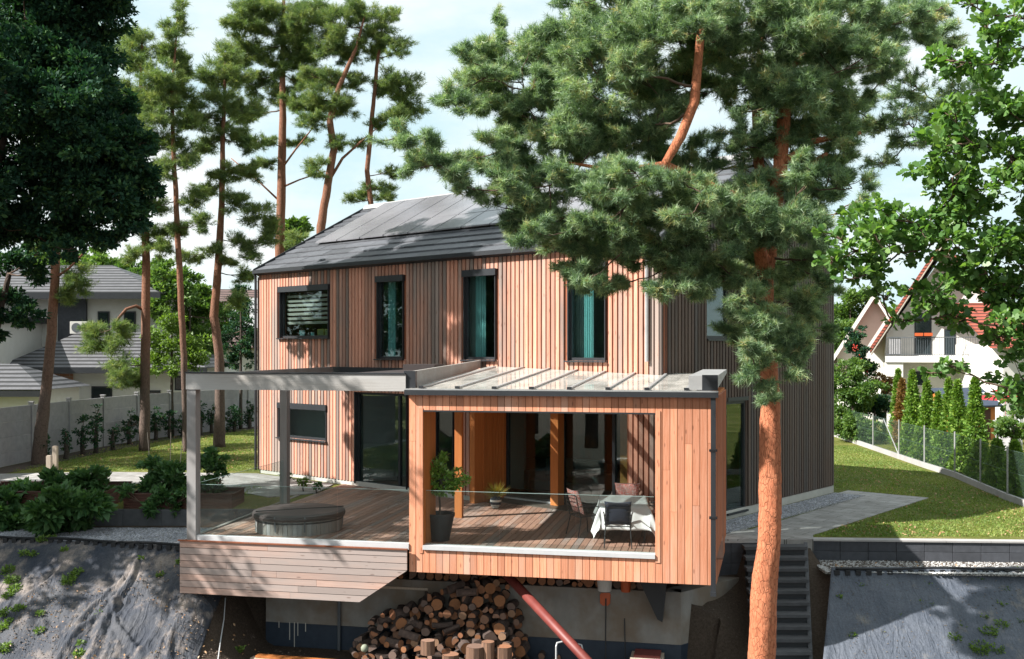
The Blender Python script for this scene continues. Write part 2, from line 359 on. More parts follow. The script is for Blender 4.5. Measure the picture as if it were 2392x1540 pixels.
M['tiles_red'] = tiles('red_roof_tiles', (.40, .10, .06), (.30, .07, .045))
M['tiles_brown'] = tiles('brown_roof_tiles', (.20, .13, .12), (.15, .10, .09))
def grass():
    m, t, o = node_mat('lawn_and_soil')
    v = mapping(t, (1, 1, 1)); n = tnoise(t, v, .55, 6, .6); n2 = tnoise(t, v, 22, 6, .8); n3 = tnoise(t, v, 120, 3, .8)
    c = ramp(t, n, [(.3, (.12, .16, .03)), (.5, (.19, .21, .05)), (.70, (.32, .29, .11))])
    c2 = ramp(t, n2, [(.3, (.55, .55, .5)), (.7, (1.25, 1.25, 1.1))]); c = mixc(t, 1.0, c, c2, 'MULTIPLY')
    # bare soil on the lower ground
    tc = t.nodes.new('ShaderNodeTexCoord'); sp = t.nodes.new('ShaderNodeSeparateXYZ'); t.links.new(tc.outputs['Object'], sp.inputs[0])
    f = t.nodes.new('ShaderNodeMapRange'); f.inputs[1].default_value = -.27; f.inputs[2].default_value = -.33; t.links.new(sp.outputs[2], f.inputs[0])
    s = ramp(t, n2, [(.3, (.17, .13, .10)), (.55, (.10, .075, .058)), (.75, (.055, .042, .034))])
    c = mixc(t, f.outputs[0], c, s)
    h = mth(t, 'ADD', n2, n3); principled(t, o, c, .95, h, .8, .05, 0, .15); return m
M['grass'] = grass()
def gravel(name, a, b):
    m, t, o = node_mat(name); v = t.nodes.new('ShaderNodeTexVoronoi'); v.inputs['Scale'].default_value = 26; t.links.new(mapping(t, (1, 1, 1)), v.inputs['Vector'])
    sp = t.nodes.new('ShaderNodeSeparateColor'); t.links.new(v.outputs['Color'], sp.inputs[0]); c = ramp(t, sp.outputs[0], [(0, a), (1, b)])
    d = ramp(t, v.outputs['Distance'], [(.3, (1, 1, 1)), (.75, (.25, .25, .25))]); c = mixc(t, 1.0, c, d, 'MULTIPLY')
    principled(t, o, c, .85, mth(t, 'MULTIPLY', v.outputs['Distance'], -1.0), 1, .03); return m
M['gravel'] = gravel('grey_gravel', (.30, .31, .34), (.62, .61, .60))
M['gravelw'] = gravel('white_gravel', (.42, .41, .38), (.75, .73, .68))
def tarp(name, a, b, dirt, amt, wr=1.0):
    m, t, o = node_mat(name); v = mapping(t, (1, 1, 1))
    n = tnoise(t, v, 1.6, 8, .6, .3); c = ramp(t, n, [(.35, a), (.65, b)])
    d = tnoise(t, mapping(t, (1.0, .8, .8)), 1.5, 10, .68); c = mixc(t, ramp(t, d, [(amt, (0, 0, 0)), (amt + .16, (1, 1, 1))]), c, dirt)
    f = tnoise(t, v, 26, 8, .8); c = mixc(t, 1.0, c, ramp(t, f, [(.3, (.6,)*3), (.7, (1.3,)*3)]), 'MULTIPLY')
    r1 = tnoise(t, mapping(t, (3.4, 1.0, 1.2), (0, 0, R(-28))), 1.0, 3, .5, .8); r1 = mth(t, 'SUBTRACT', 1.0, mth(t, 'MULTIPLY', mth(t, 'ABSOLUTE', mth(t, 'SUBTRACT', r1, .5)), 9.0)); r1 = mth(t, 'MAXIMUM', r1, 0.0)
    r2 = tnoise(t, mapping(t, (9, 2.2, 2.6), (0, 0, R(-18))), 1.0, 3, .5, .6); r2 = mth(t, 'SUBTRACT', 1.0, mth(t, 'MULTIPLY', mth(t, 'ABSOLUTE', mth(t, 'SUBTRACT', r2, .5)), 7.0)); r2 = mth(t, 'MAXIMUM', r2, 0.0)
    h = mth(t, 'MULTIPLY_ADD', r1, 2.2 * wr, mth(t, 'MULTIPLY_ADD', r2, 1.1 * wr, mth(t, 'MULTIPLY', f, .5)))
    principled(t, o, c, .75, h, .7, .022, 0, .3); return m
M['tarp_l'] = tarp('dusty_geotextile', (.035, .043, .062), (.085, .088, .10), (.30, .25, .22), .50, .35)
M['tarp_r'] = tarp('dark_geotextile', (.085, .10, .13), (.125, .14, .17), (.26, .235, .20), .58, .35)
M['bark'] = barkmat('orange_pine_bark', (.27, .155, .125), (.64, .255, .135), -1.0, 2.4, 21, .52)
M['bark2'] = barkmat('garden_pine_bark', (.20, .145, .12), (.32, .165, .105), 2.5, 6.0, 14, .6)
M['twig'] = plain('twig_bark', (.15, .095, .065), (.09, .06, .045), scale=9, rough=.9, rv=.3)
M['bark3'] = barkmat('grey_bark', (.12, .10, .085), (.13, .10, .085), 0, 9, 8)
M['pine'] = leafmat('pine_needles', [(0, (.055, .10, .06)), (.3, (.12, .20, .11)), (.6, (.24, .35, .19)), (.85, (.42, .52, .31)), (1, (.40, .35, .16))], .36, .42, (1.2, 1.3, .6))
M['pine2'] = leafmat('garden_pine_needles', [(0, (.06, .11, .05)), (.5, (.15, .22, .08)), (1, (.30, .33, .12))], .42, .5, (1.2, 1.3, .6))
M['oak'] = leafmat('oak_leaves', [(0, (.06, .14, .04)), (.6, (.115, .22, .06)), (1, (.19, .30, .09))], .4, .38)
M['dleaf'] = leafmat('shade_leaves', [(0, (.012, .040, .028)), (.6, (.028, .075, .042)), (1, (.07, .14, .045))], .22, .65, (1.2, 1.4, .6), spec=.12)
M['bleaf'] = leafmat('far_leaves', [(0, (.05, .11, .03)), (.6, (.10, .18, .045)), (1, (.17, .25, .07))], .35, .5)
M['thuja'] = leafmat('thuja_scales', [(0, (.07, .15, .025)), (.6, (.14, .25, .04)), (1, (.24, .33, .06))], .25, .55)
M['thuja_brown'] = leafmat('dry_thuja_scales', [(0, (.14, .10, .03)), (.6, (.20, .11, .04)), (1, (.26, .14, .06))], .25, .55)
M['weed'] = leafmat('weed_leaves', [(0, (.09, .16, .03)), (1, (.17, .26, .06))], .35, .5)
M['veg'] = leafmat('vegetable_leaves', [(0, (.03, .085, .03)), (1, (.09, .18, .06))], .25, .5)
M['ctree'] = leafmat('citrus_leaves', [(0, (.08, .18, .03)), (.7, (.20, .36, .08)), (1, (.34, .48, .16))], .35, .3, spec=.6)
M['berry'] = plain('red_berries', (.5, .04, .02), (.4, .03, .02), rough=.4)
M['orange_pl'] = plain('orange_plastic', (.55, .11, .03), (.5, .09, .025), rough=.4, rv=.05, bs=0)
M['wire'] = plain('green_wire', (.10, .16, .13), (.09, .14, .12), rough=.5, rv=.1, bs=0)
M['red'] = plain('red_canvas', (.45, .03, .04), (.4, .03, .03), rough=.8)
# ================================================================ TERRAIN
def smooth(a, b, x):
    t = np.clip((x - a) / (b - a), 0, 1); return t * t * (3 - 2 * t)
def ground_h(X, Y):
    X = np.asarray(X, float); Y = np.asarray(Y, float)
    up = -.25 * smooth(3.0, 5.0, X)
    # left bank
    ll = np.clip(23.3 - .2 * (X + 11.7), 22.3, 25.5); lz = -.42
    wall = smooth(24.6, 24.7, Y) if False else np.clip((Y - 24.95) / .08, 0, 1)
    left = np.where(Y > ll, lz * (1 - wall), lz - .72 * (ll - Y))
    # right bank
    rw = 22.45 - .06 * (X - 6)
    right = np.where(Y > rw + .12, up, np.where(Y > 21.35, -.70, -.70 - .75 * (21.35 - Y)))
    stl = np.where(Y > rw + .12, up, np.minimum(-.42, -.42 - .766 * (22.25 - Y)) - np.where(X < 4.9, .55, .0))
    right = np.where(X < 6.5, stl, right)
    # pit below the terrace
    ang = (Y - 21.9) + .2 * (X + 1)
    pit = np.where(ang > 0, np.minimum(-.12, -1.12 + .9 * np.clip((ang - 1.6) / 1.2, 0, 1)), -2.6 - 0 * X)
    pit = np.where(Y > 25.5, np.where(X < 3, -.05, up), pit)
    a = smooth(-6.7, -5.2, X); b = smooth(3.2, 5.1, X)
    mid = np.where(Y > 24.9, up - .02, pit)
    h = left * (1 - a) + mid * a
    h = h * (1 - b) + right * b
    h = np.maximum(h, -3.9)
    bank = (h < -.55) & (h > -3.8)
    h = h - .07 * smooth(6.4, 6.9, X) * (Y < 21.2)
    return h + np.where((h < -.75) & (Y < 21.3) & (X < 5.5), .05 * np.sin(X * 2.1 + Y * 1.3) + .04 * np.sin(X * 5.3 - Y * 3.1), 0)
def hz(x, y): return float(ground_h(np.array([x]), np.array([y]))[0])
xs = np.concatenate([[-500, -200, -100, -60, -40, -30, -24, -20], np.arange(-18, 18.01, .16), [20, 24, 30, 40, 60, 100, 200, 500]])
ys = np.concatenate([[-300, -100, -40, -15, 0, 6, 10], np.arange(12, 26, .12), np.arange(26, 60, 1.0), [65, 75, 100, 150, 300, 700]])
tag(grid_mesh('ground', xs, ys, ground_h, M['grass']), kind='structure')

# paved paths and gravel as sheets
def sheet(name, poly, z, mat, th=.004):
    mb = MB(); mb.prism(poly, z - .05, z); return tag(mb.build(name, mat), kind='structure')
def gxy(px, py, z=0.0): p = G(px, py, z); return (p[0], p[1])
# left garden: paved strip from the wall to the house
sheet('path', [gxy(-260, 1190), gxy(150, 1131), gxy(300, 1116), gxy(500, 1122), gxy(700, 1170), gxy(640, 1180), gxy(480, 1142), gxy(300, 1137), gxy(60, 1160)][::-1] if False else
      [(-19, 27.0), (-13.6, 30.0), (-9.0, 29.6), (-6.4, 27.0), (-5.3, 27.9), (-5.15, 29.7), (-8.0, 32.2), (-13.2, 32.6), (-19, 31.5)], .012, M['paving'])
mb = MB(); mb.prism([(-13.2, 30.35), (-9.2, 30.0), (-7.2, 28.3), (-6.9, 28.9), (-8.6, 30.9), (-12.8, 31.6)], -.04, .020)
# right side: slabs round the grey gable
Cc = np.array([3.3, 22.7]); nd = np.array([.651, .759]); dd = np.array([.759, -.651])
def hp(u, w_): p = Cc + dd * u + nd * w_; return (float(p[0]), float(p[1]))
sheet('path', [hp(1.1, .45), hp(2.45, 1.6), hp(2.45, 9.9), hp(.15, 9.9), hp(.15, 9.2), hp(.95, 9.2)], -.235, M['paving'])
mb = MB(); mb.prism([hp(.05, .2), hp(.95, .2), hp(.95, 9.15), hp(.05, 9.15)], -.3, -.228)
tag(mb.build('gravel', M['gravel']), 'bed of grey gravel along the gable', kind='stuff')
# platform at the head of the stairs
mb = MB(); mb.prism([(4.2, 22.32), (6.55, 22.32), (6.9, 23.6), (4.7, 23.6)], -.5, -.232); tag(mb.build('path', M['paving']), kind='structure')

# retaining wall of dark blocks, right
rwall = thing('retaining_wall', 'low retaining wall of dark grey blocks with a pale coping under the right lawn', 'retaining wall', (6.55, 22.42, -.72), -.06)
mb = MB()
for k in range(11):
    for r_ in range(2): mb.box(k*.6+.004, k*.6+.596, 0, .2, r_*.22+.003, r_*.22+.217)
mb.build('blocks', M['block'], rwall, bevel=.006)
mb = MB()
for k in range(7): mb.box(k*.95+.003, k*.95+.947, -.03, .23, .44, .475)
mb.build('coping', M['slab'], rwall)
rw2 = thing('retaining_wall', 'dark block wall below the landing between the terrace corner and the stairs', 'retaining wall', (4.35, 22.28, -1.62), .02)
mb = MB()
for k in range(2):
    for r_ in range(6): mb.box(k*.6-.2+.004, k*.6+.396, 0, .2, r_*.22+.003, r_*.22+.217)
mb.build('blocks', M['block'], rw2)
mb = MB(); mb.box(-.25, 1.05, -.03, .23, 1.32, 1.36); mb.build('coping', M['slab'], rw2)

def pebble_field(name, mat, poly_fn, n, rr, seed):
    rg = np.random.default_rng(seed); V = []; rn = []
    oc = np.array([(1,0,0),(0,1,0),(-1,0,0),(0,-1,0),(0,0,1)], float)
    tri = [(0,1,4),(1,2,4),(2,3,4),(3,0,4)]
    pts = poly_fn(rg, n)
    for p in pts:
        s = rg.uniform(*rr); a = rg.uniform(0, 6.28); c, s_ = math.cos(a), math.sin(a)
        q = oc * np.array([s, s * rg.uniform(.6, 1), s * rg.uniform(.35, .7)]); q = np.stack([q[:,0]*c-q[:,1]*s_, q[:,0]*s_+q[:,1]*c, q[:,2]], -1) + p
        v = rg.random()
        for t in tri: V.append(q[list(t)]); rn.append(v)
    o = npmesh(name, np.array(V), 3, rn, mat); return tag(o, kind='stuff')
peb = plain('pebbles', (.55, .54, .52), (.36, .36, .37), scale=3, rv=.9, rough=.8)
pebd = plain('grey_pebbles', (.42, .43, .47), (.26, .27, .31), scale=3, rv=.9, rough=.8)
def right_strip(rg, n):
    x = rg.uniform(6.5, 13, n); y = rg.uniform(21.25, 22.42, n) - .06 * (x - 6.5); return np.stack([x, y, np.full(n, -.71)], -1)
def left_strip(rg, n):
    x = rg.uniform(-13, -6.2, n); lo = np.clip(23.3 - .2 * (x + 11.7), 22.3, 25.5) + .05; y = lo + (24.75 - lo) * rg.random(n); return np.stack([x, y, np.full(n, -.41)], -1)
def gable_strip(rg, n):
    u = rg.uniform(.1, .9, n); w_ = rg.uniform(.3, 9, n); p = Cc + dd * u[:, None] + nd * w_[:, None]; return np.concatenate([p, np.full((n, 1), -.228)], -1)
pebble_field('gravel', peb, right_strip, 7000, (.02, .045), 1)['label'] = 'white gravel strip under the dark block wall'
pebble_field('gravel', pebd, left_strip, 9000, (.015, .035), 2)['label'] = 'blue grey gravel bed beside the vegetable planters'
pebble_field('gravel', pebd, gable_strip, 4000, (.015, .035), 3)['label'] = 'gravel strip along the foot of the grey gable'
mb = MB(); mb.prism([(6.5, 21.3), (13.5, 20.9), (13.5, 22.0), (6.5, 22.42)], -.76, -.715); tag(mb.build('gravel', M['gravelw']), 'bed of white gravel under the loose pebbles', kind='stuff')
mb = MB(); mb.prism([(-14, 23.8), (-11.7, 23.35), (-7.2, 22.45), (-6.1, 22.35), (-6.1, 24.9), (-14, 24.9)], -.5, -.412); tag(mb.build('gravel', M['gravel']), 'bed of blue grey gravel under the loose pebbles', kind='stuff')

# geotextile sheets on the banks: wrinkled cloth lying a finger above the soil
FOLDS = [((255, 1420), (60, 1640), .55), ((330, 1300), (190, 1560), .95), ((300, 1340), (150, 1500), .5), ((410, 1360), (320, 1560), .8), ((175, 1300), (20, 1450), .35), ((420, 1440), (380, 1600), .7), ((250, 1400), (330, 1560), .5)]
def bank_pt(px, py):
    lo, hi = 14.0, 26.0
    for _ in range(40):
        md = (lo + hi) / 2; p = P(px, py, md)
        if p[2] > hz(p[0], p[1]): lo = md
        else: hi = md
    return P(px, py, lo)
foldsw = [(bank_pt(*a)[:2], bank_pt(*b)[:2], s) for a, b, s in FOLDS]
def cloth_h(amp, seed, folds):
    def f(X, Y):
        Z = ground_h(X, Y) + (.03 if X.mean() < 0 else .10); W = np.zeros_like(X)
        for i in np.ndindex(X.shape):
            x, y = X[i], Y[i]
            n1 = mnoise.noise((x*1.1+seed, y*.9, 0)); q = x + .35*y + n1*.6
            rid = 1 - abs(mnoise.noise((q*2.3, y*.45, seed))) * 2.2
            rid2 = 1 - abs(mnoise.noise((q*7.0, y*1.3, seed+5))) * 2
            W[i] = amp*(.55*max(rid, 0)**3 + .18*max(rid2, 0)**2) + .05*n1
        for a, b, s in folds:
            d = b - a; L = np.hypot(*d); e = d / L; pr = np.array([-e[1], e[0]])
            tx = (X-a[0])*e[0]+(Y-a[1])*e[1]; ty = (X-a[0])*pr[0]+(Y-a[1])*pr[1]
            m_ = smooth(-.2, .3, tx) * (1 - smooth(L*.8, L*1.2, tx)); fan = .03 + .06*np.clip(tx/L, 0, 1)
            ty = ty + .06*np.sin(tx*4+s*9)
            W += s*.15*m_*np.exp(-(ty/fan)**2)
            W += s*.045*m_*np.maximum(np.sin(ty*46/(.6+tx/L)+s*5), -.2)*np.exp(-(ty/(fan*5+.15*np.clip(tx/L, 0, 1)))**2)
        return Z + np.maximum(W, 0) * smooth(0, .5, lipL(X) - Y if X.mean() < 0 else 21.3 - Y)
    return f
def strip_grid(name, xs_, t, yf, zf, mats, skew=0):
    """grid between two moving borders"""
    T, X = np.meshgrid(t, xs_, indexing='ij'); y0, y1 = yf(X); Y = y0 + (y1 - y0) * T
    Z = zf(X, Y); X = X - skew * (21.3 - Y) * (1 - np.clip((X - 6.6) / 6, 0, 1)); V = np.stack([X, Y, Z], -1).reshape(-1, 3); nx, ny = len(xs_), len(t)
    i = (np.arange(ny-1)[:, None]*nx + np.arange(nx-1)[None]).ravel(); F = np.stack([i, i+1, i+nx+1, i+nx], -1)
    me = bpy.data.meshes.new(name); me.vertices.add(len(V)); me.vertices.foreach_set('co', V.astype(np.float32).ravel())
    me.loops.add(F.size); me.loops.foreach_set('vertex_index', F.ravel().astype(np.int32)); me.polygons.add(len(F))
    me.polygons.foreach_set('loop_start', np.arange(0, F.size, 4, dtype=np.int32))
    try: me.polygons.foreach_set('loop_total', np.full(len(F), 4, dtype=np.int32))
    except Exception: pass
    me.polygons.foreach_set('use_smooth', np.ones(len(F), dtype=bool)); me.materials.append(mats); me.update(calc_edges=True)
    return link(bpy.data.objects.new(name, me))
lipL = lambda X: np.clip(23.3 - .2 * (X + 11.7), 22.3, 25.5)
o = strip_grid('ground_fabric', np.arange(-15, -6.12, .035), np.linspace(0, 1, 190), lambda X: (np.full_like(X, 15.5) + 0*X, lipL(X) + .02), cloth_h(.06, 3.7, foldsw), M['tarp_l'])
tag(o, 'dusty wrinkled dark geotextile covering the bank under the vegetable garden', 'ground fabric')
sm = o.modifiers.new('thickness', 'SOLIDIFY'); sm.thickness = .006
o = strip_grid('ground_fabric', np.arange(6.62, 15, .06), np.linspace(0, 1, 110), lambda X: (np.full_like(X, 15.5), np.full_like(X, 21.32)), cloth_h(.035, 9.1, []), M['tarp_r'], .40)
tag(o, 'smooth blue grey geotextile on the bank beside the garden stairs', 'ground fabric')
sm = o.modifiers.new('thickness', 'SOLIDIFY'); sm.thickness = .006
# black edging strips along the top of the banks
def edging(xs_, yf, z, label):
    t = thing('garden_edging', label, 'edging', (float(xs_[0]), float(yf(xs_[0])), z)); mb = MB(); b = MB()
    pts = [(x - xs_[0], float(yf(x)) - float(yf(xs_[0])), .05 + .012*math.sin(x*3)) for x in xs_]
    mb.path(pts, .035, 6); b = mb
    for (x, y, z_) in pts[::1]:
        b.box(x-.05, x+.05, y-.09, y-.015, -.06, .035)
    b.build('rim', M['edging'], t); return t
edging(np.arange(-14.5, -6.1, .22), lambda x: np.clip(23.3 - .2 * (x + 11.7), 22.3, 25.5) - .02 + .05*np.sin(x*1.1), -.40, 'black toothed edging along the blue grey gravel bed')
edging(np.arange(6.7, 14, .22), lambda x: 21.28 + .03*np.sin(x*1.6), -.70, 'black toothed edging along the white gravel strip')

# concrete garden stairs going down the bank
st = thing('stairs', 'narrow concrete garden stairs running down the bank behind the large pine', 'stairs', (4.95, 22.25, -.30))
mb = MB(); cb = MB()
for k in range(24):
    y = -.235 * k; z = -.18 * k - .02
    mb.box(.02 - .03*k, 1.36 - .058*k, y - .30, y, z - .075, z, r=random.random())
    cb.box(.06 - .03*k, 1.32 - .058*k, y - .24, y, z - .40, z - .077)
mb.build('treads', M['step'], st, bevel=.008); cb.build('risers', M['dark'], st)
mb = MB(); mb.extr([(1.37, 0, .02), (1.37, 0, -.3), (0.0, -5.6, -4.6), (0.0, -5.6, -4.22)], (.08, 0, 0)); mb.build('stringer', M['step'], st)

# ================================================================ HOUSE
HL, HW = 14.89, 9.3
RISE = 2.45 / 4.65
house = thing('house', 'two storey larch clad house with grey slate roof and solar panels behind the terrace', 'house', (-8.0, 32.4, 0), math.atan2(-.651, .759))
def cut_rect(u0, u1, z0, z1, holes):
    us = sorted({u0, u1, *[q for h in holes for q in h[:2] if u0 < q < u1]}); res = []
    for a, b in zip(us[:-1], us[1:]):
        m_ = (a + b) / 2; iv = sorted([(h[2], h[3]) for h in holes if h[0] < m_ < h[1]]); z = z0
        for c, d_ in iv:
            if c > z: res.append((a, b, z, c))
            z = max(z, d_)
        if z < z1: res.append((a, b, z, z1))
    return res
holesF = [(1.09, 3.44, 4.24, 5.81), (5.55, 6.62, 3.63, 5.93), (8.89, 9.99, 3.63, 5.93), (12.28, 13.38, 3.63, 5.93),
          (1.05, 3.34, 1.19, 2.25), (4.6, 6.76, .06, 2.68), (7.75, 8.52, .06, 2.68)]
RECESS = (9.55, 13.95, -.3, 2.75)
mb = MB()
for a, b, c, d_ in cut_rect(.0, HL, .16, 6.28, holesF + [RECESS]): mb.box(a, b, .05, .24, c, d_, r=.5)
mb.build('front_wall', M['groove'], house)
mb = MB(); u = .02
while u < HL - .05:
    wd = random.uniform(.094, .104); r_ = random.random()
    iv = sorted([(h[2], h[3]) for h in holesF + [RECESS] if h[0] < u + wd/2 < h[1] or h[0] < u + wd and u < h[1]])
    z = .12
    for c, d_ in iv + [(6.27, 9)]:
        if c > z + .02: mb.box(u, u + wd, .0, .048, z, c, r=r_)
        z = max(z, d_)
    u += .140
mb.build('front_cladding', M['slat'], house)
# gable with its window openings
gh = [(2.98, 4.0, -.1, 2.62), (2.0, 3.1, 4.15, 6.0)]
mb = MB()
gz = lambda w_: 6.25 + min(w_, HW - w_) * RISE
nseg = 40
for k in range(nseg):
    w0, w1 = .05 + (HW-.1)*k/nseg, .05 + (HW-.1)*(k+1)/nseg; m_ = (w0+w1)/2
    for a, b, c, d_ in cut_rect(w0, w1, .16 - .25, gz(m_) - .1, gh): mb.box(HL-.24, HL-.055, a, b, c, d_, r=.4)
mb.build('gable_wall', M['gable'], house)
mb = MB(); w_ = .0
while w_ < HW - .03:
    wd = random.uniform(.092, .104); r_ = random.random(); z = -.02
    for h in sorted([(h[2], h[3]) for h in gh if h[0] < w_ + wd and w_ < h[1]]) + [(gz(w_ + wd/2) - .08, 20)]:
        if h[0] > z + .02: mb.box(HL - .05, HL, w_, w_ + wd, z, h[0], r=r_)
        z = max(z, h[1])
    w_ += .145
mb.build('gable_cladding', M['gable'], house)
mb = MB(); mb.extr([(0, .25, -.1), (0, HW, -.1), (0, HW, 6.2), (0, HW/2, 8.6), (0, .25, 6.2)], (.24, 0, 0)); mb.box(.25, HL-.25, HW-.24, HW, -.1, 6.2)
mb.build('rear_walls', M['groove'], house)
mb = MB(); u = .0
while u < HW: mb.box(-.045, -.002, u, u+.075, .1, gz(u+.04)-.1); u += .118
mb.build('side_cladding', M['gable'], house)
mb = MB(); mb.box(.03, 9.5, .03, .22, -.4, .118); mb.build('plinth', M['plinth'], house)
mb = MB(); mb.box(HL-.22, HL-.03, .24, HW-.02, -.6, -.05); mb.box(13.97, HL-.03, .03, .22, -.6, .1); mb.build('plinth', M['plinth'], house)
mb = MB(); mb.box(.26, HL-.26, .26, HW-.26, -.1, .02); mb.box(.26, HL-.26, 1.1, HW-.26, 2.95, 3.3); mb.box(.26, HL-.26, .26, 1.1, 2.95, 3.28); mb.build('floors', M['roomfloor'], house)
mb = MB()
mb.box(.3, 3.98, .9, 1.0, .03, 2.94); mb.box(4.12, 9.0, 2.3, 2.4, .03, 2.94); mb.box(4.0, 4.1, .26, 2.5, .03, 2.94); mb.box(.3, HL-.3, 3.6, 3.7, 3.31, 6.1); mb.box(4.4, 4.5, .26, 3.58, 3.31, 6.1); mb.box(7.7, 7.8, .26, 3.58, 3.31, 6.1); mb.box(11.2, 11.3, .26, 3.58, 3.31, 6.1)
mb.box(7.1, 7.2, .26, 2.28, .03, 2.94)
mb.build('partitions', M['room'], house)
mb = MB(); mb.box(.26, HL-.26, .26, HW-.26, 6.05, 6.12); mb.build('ceiling', M['room'], house)
# recess with the glazed garden front
mb = MB(); u = .25
mb.box(9.38, 9.55, -.30, .9, -.3, 2.94, r=.2)
mb.build('corner_post', M['orange'], house)
mb = MB()
w_ = .02
while w_ < .84: mb.box(9.552, 9.585, w_, w_ + .10, .03, 2.74, r=random.random()); w_ += .112
u = 9.6
mb.build('recess_cladding', M['orange'], house)
mb = MB(); mb.box(9.6, 13.95, .26, .95, 2.75, 2.94); mb.build('recess_soffit', M['orange'], house)
def window(u0, u1, z0, z1, w0=.07, mull=(), trans=(), sill=True, blind=True, fr=.07, label=None, mat='dark', glass='glass'):
    """window set in the front wall: frame > pane, sill, blind box"""
    mb = MB(); w1 = w0 + .09
    mb.box(u0, u1, w0, w1, z0, z0+fr); mb.box(u0, u1, w0, w1, z1-fr, z1); mb.box(u0, u0+fr, w0, w1, z0+fr, z1-fr); mb.box(u1-fr, u1, w0, w1, z0+fr, z1-fr)
    for m_ in mull: mb.box(m_-.04, m_+.04, w0+.002, w1-.002, z0+fr, z1-fr)
    for t_ in trans: mb.box(u0+fr, u1-fr, w0+.004, w1-.004, t_-.03, t_+.03)
    # reveals lining the opening
    if w0 < .5: mb.box(u0-.002, u0+.02, -.02, w0, z0, z1); mb.box(u1-.02, u1+.002, -.02, w0, z0, z1)
    fo = mb.build('window', M['dark'], house)
    if label: fo['label'] = label
    p = MB(); p.box(u0+fr, u1-fr, w0+.04, w0+.052, z0+fr, z1-fr); p.build('pane', M[glass], fo)
    if sill: q = MB(); q.box(u0-.05, u1+.05, -.09, w0+.03, z0-.035, z0-.003); q.build('sill', M['dark'], fo)
    if blind: q = MB(); q.box(u0-.03, u1+.03, -.055, w0, z1-.16, z1+.01); q.build('blind_box', M['dark'], fo)
    return fo
window(*holesF[0], label='upper window with a half lowered slatted blind')
window(*holesF[1]); w3 = window(*holesF[2], label='tall window with teal curtains'); window(*holesF[3], label='tall window reflecting clouds')
window(*holesF[4]); window(*holesF[5], mull=(6.35,), sill=False, blind=False, w0=.10, label='sliding glass door'); window(*holesF[6], sill=False, blind=False)
gw = window(9.6, 13.92, .03, 2.74, w0=.86, mull=(11.45, 13.0), sill=False, blind=False, label='wide glazed garden front in the recess'); 
mb = MB(); mb.box(9.6, 11.45, .78, .85, .03, .065); mb.build('threshold', M['sill'], gw)
mb = MB(); mb.box(11.28, 11.52, .60, .84, .03, 2.74); mb.build('timber_column', M['orange'], house)
mb = MB(); mb.box(12.75, 12.98, 1.5, 1.72, .03, 2.94); mb.build('timber_column', M['orange'], house)
# gable windows
for (a, b, c, d_) in gh:
    mb = MB(); x1 = HL - .07; x0 = x1 - .09; f = .07
    mb.box(x0, x1, a, b, c, c+f); mb.box(x0, x1, a, b, d_-f, d_); mb.box(x0, x1, a, a+f, c+f, d_-f); mb.box(x0, x1, b-f, b, c+f, d_-f)
    mb.box(x1, HL+.03, a, b, c-.05, c-.004); mb.box(x1, HL+.02, a-.01, b+.01, d_+.004, d_+.1)
    fo = mb.build('window', M['dark'], house); p = MB(); p.box(x0+.04, x0+.05, a+f, b-f, c+f, d_-f); p.build('pane', M['glass'], fo)
# blind, curtains and what stands on the inner sill
mb = MB(); z = 5.55
while z > 4.72: mb.add([(1.2, .20, z), (3.33, .20, z), (3.33, .235, z-.075), (1.2, .235, z-.075)], [(0, 1, 2, 3)]); z -= .135
bl = mb.build('slatted_blind', plain('blind_slats', (.80, .62, .56), (.70, .52, .46), rough=.6), house)
sm = bl.modifiers.new('thickness', 'SOLIDIFY'); sm.thickness = .004
def curtain(u0, u1, z0, z1, mat, w0=.34):
    mb = MB(); n_ = 40; pts = [(u0+(u1-u0)*k/n_, w0+.035*math.sin(k*1.25)+.01*math.sin(k*3.1)) for k in range(n_+1)]
    for k in range(n_): mb.quad((*pts[k], z0), (*pts[k+1], z0), (*pts[k+1], z1), (*pts[k], z1), r=.5)
    o = mb.build('curtain', M[mat], house); s_ = o.modifiers.new('thickness', 'SOLIDIFY'); s_.thickness = .004; return o
curtain(8.78, 8.98, 3.4, 5.9, 'cream_cloth'); curtain(9.0, 9.36, 3.4, 5.9, 'teal'); curtain(12.2, 12.5, 3.4, 5.9, 'cream_cloth'); curtain(12.52, 12.8, 3.4, 5.9, 'teal')
curtain(5.66, 5.95, 3.4, 5.9, 'teal')
# roof: overlapping slate courses on two slopes
mb = MB(); nc = 12; sl_ = math.hypot(4.65+.12, (4.65+.12)*RISE)
for side in (0, 1):
    for k in range(nc):
        w0 = -.12 + (4.65+.12) * k/nc; w1 = -.12 + (4.65+.12) * (k+1)/nc + .03
        z0 = 6.40 + w0*RISE + .048; z1 = 6.40 + w1*RISE
        y0, y1 = (w0, w1) if side == 0 else (HW-w0, HW-w1)
        n_ = 46; off = .55 if k % 2 else 0
        u = -.06
        while u < HL + .05:
            ue = min(u + (1.2 if u > -.06 or not off else .55), HL+.06)
            j = random.uniform(-.003, .004)
            mb.add([(u+.003, y0, z0+j), (ue-.003, y0, z0+j), (ue-.003, y1, z1+j), (u+.003, y1, z1+j), (u+.003, y0, z0-.035+j), (ue-.003, y0, z0-.035+j), (ue-.003, y1, z1-.035+j), (u+.003, y1, z1-.035+j)],
                   [(0,1,2,3) if side == 0 else (3,2,1,0), (4,7,6,5), (0,4,5,1), (1,5,6,2), (2,6,7,3), (3,7,4,0)])
            u = ue
roof = mb.build('roof', M['roof'], house)
mb = MB(); mb.extr([(-.05, -.10, 6.30), (-.05, 4.65, 8.80), (-.05, HW+.10, 6.30), (-.05, HW-.25, 6.18), (-.05, 4.65, 8.63), (-.05, .25, 6.18)], (.0, 0, 0)) if False else None
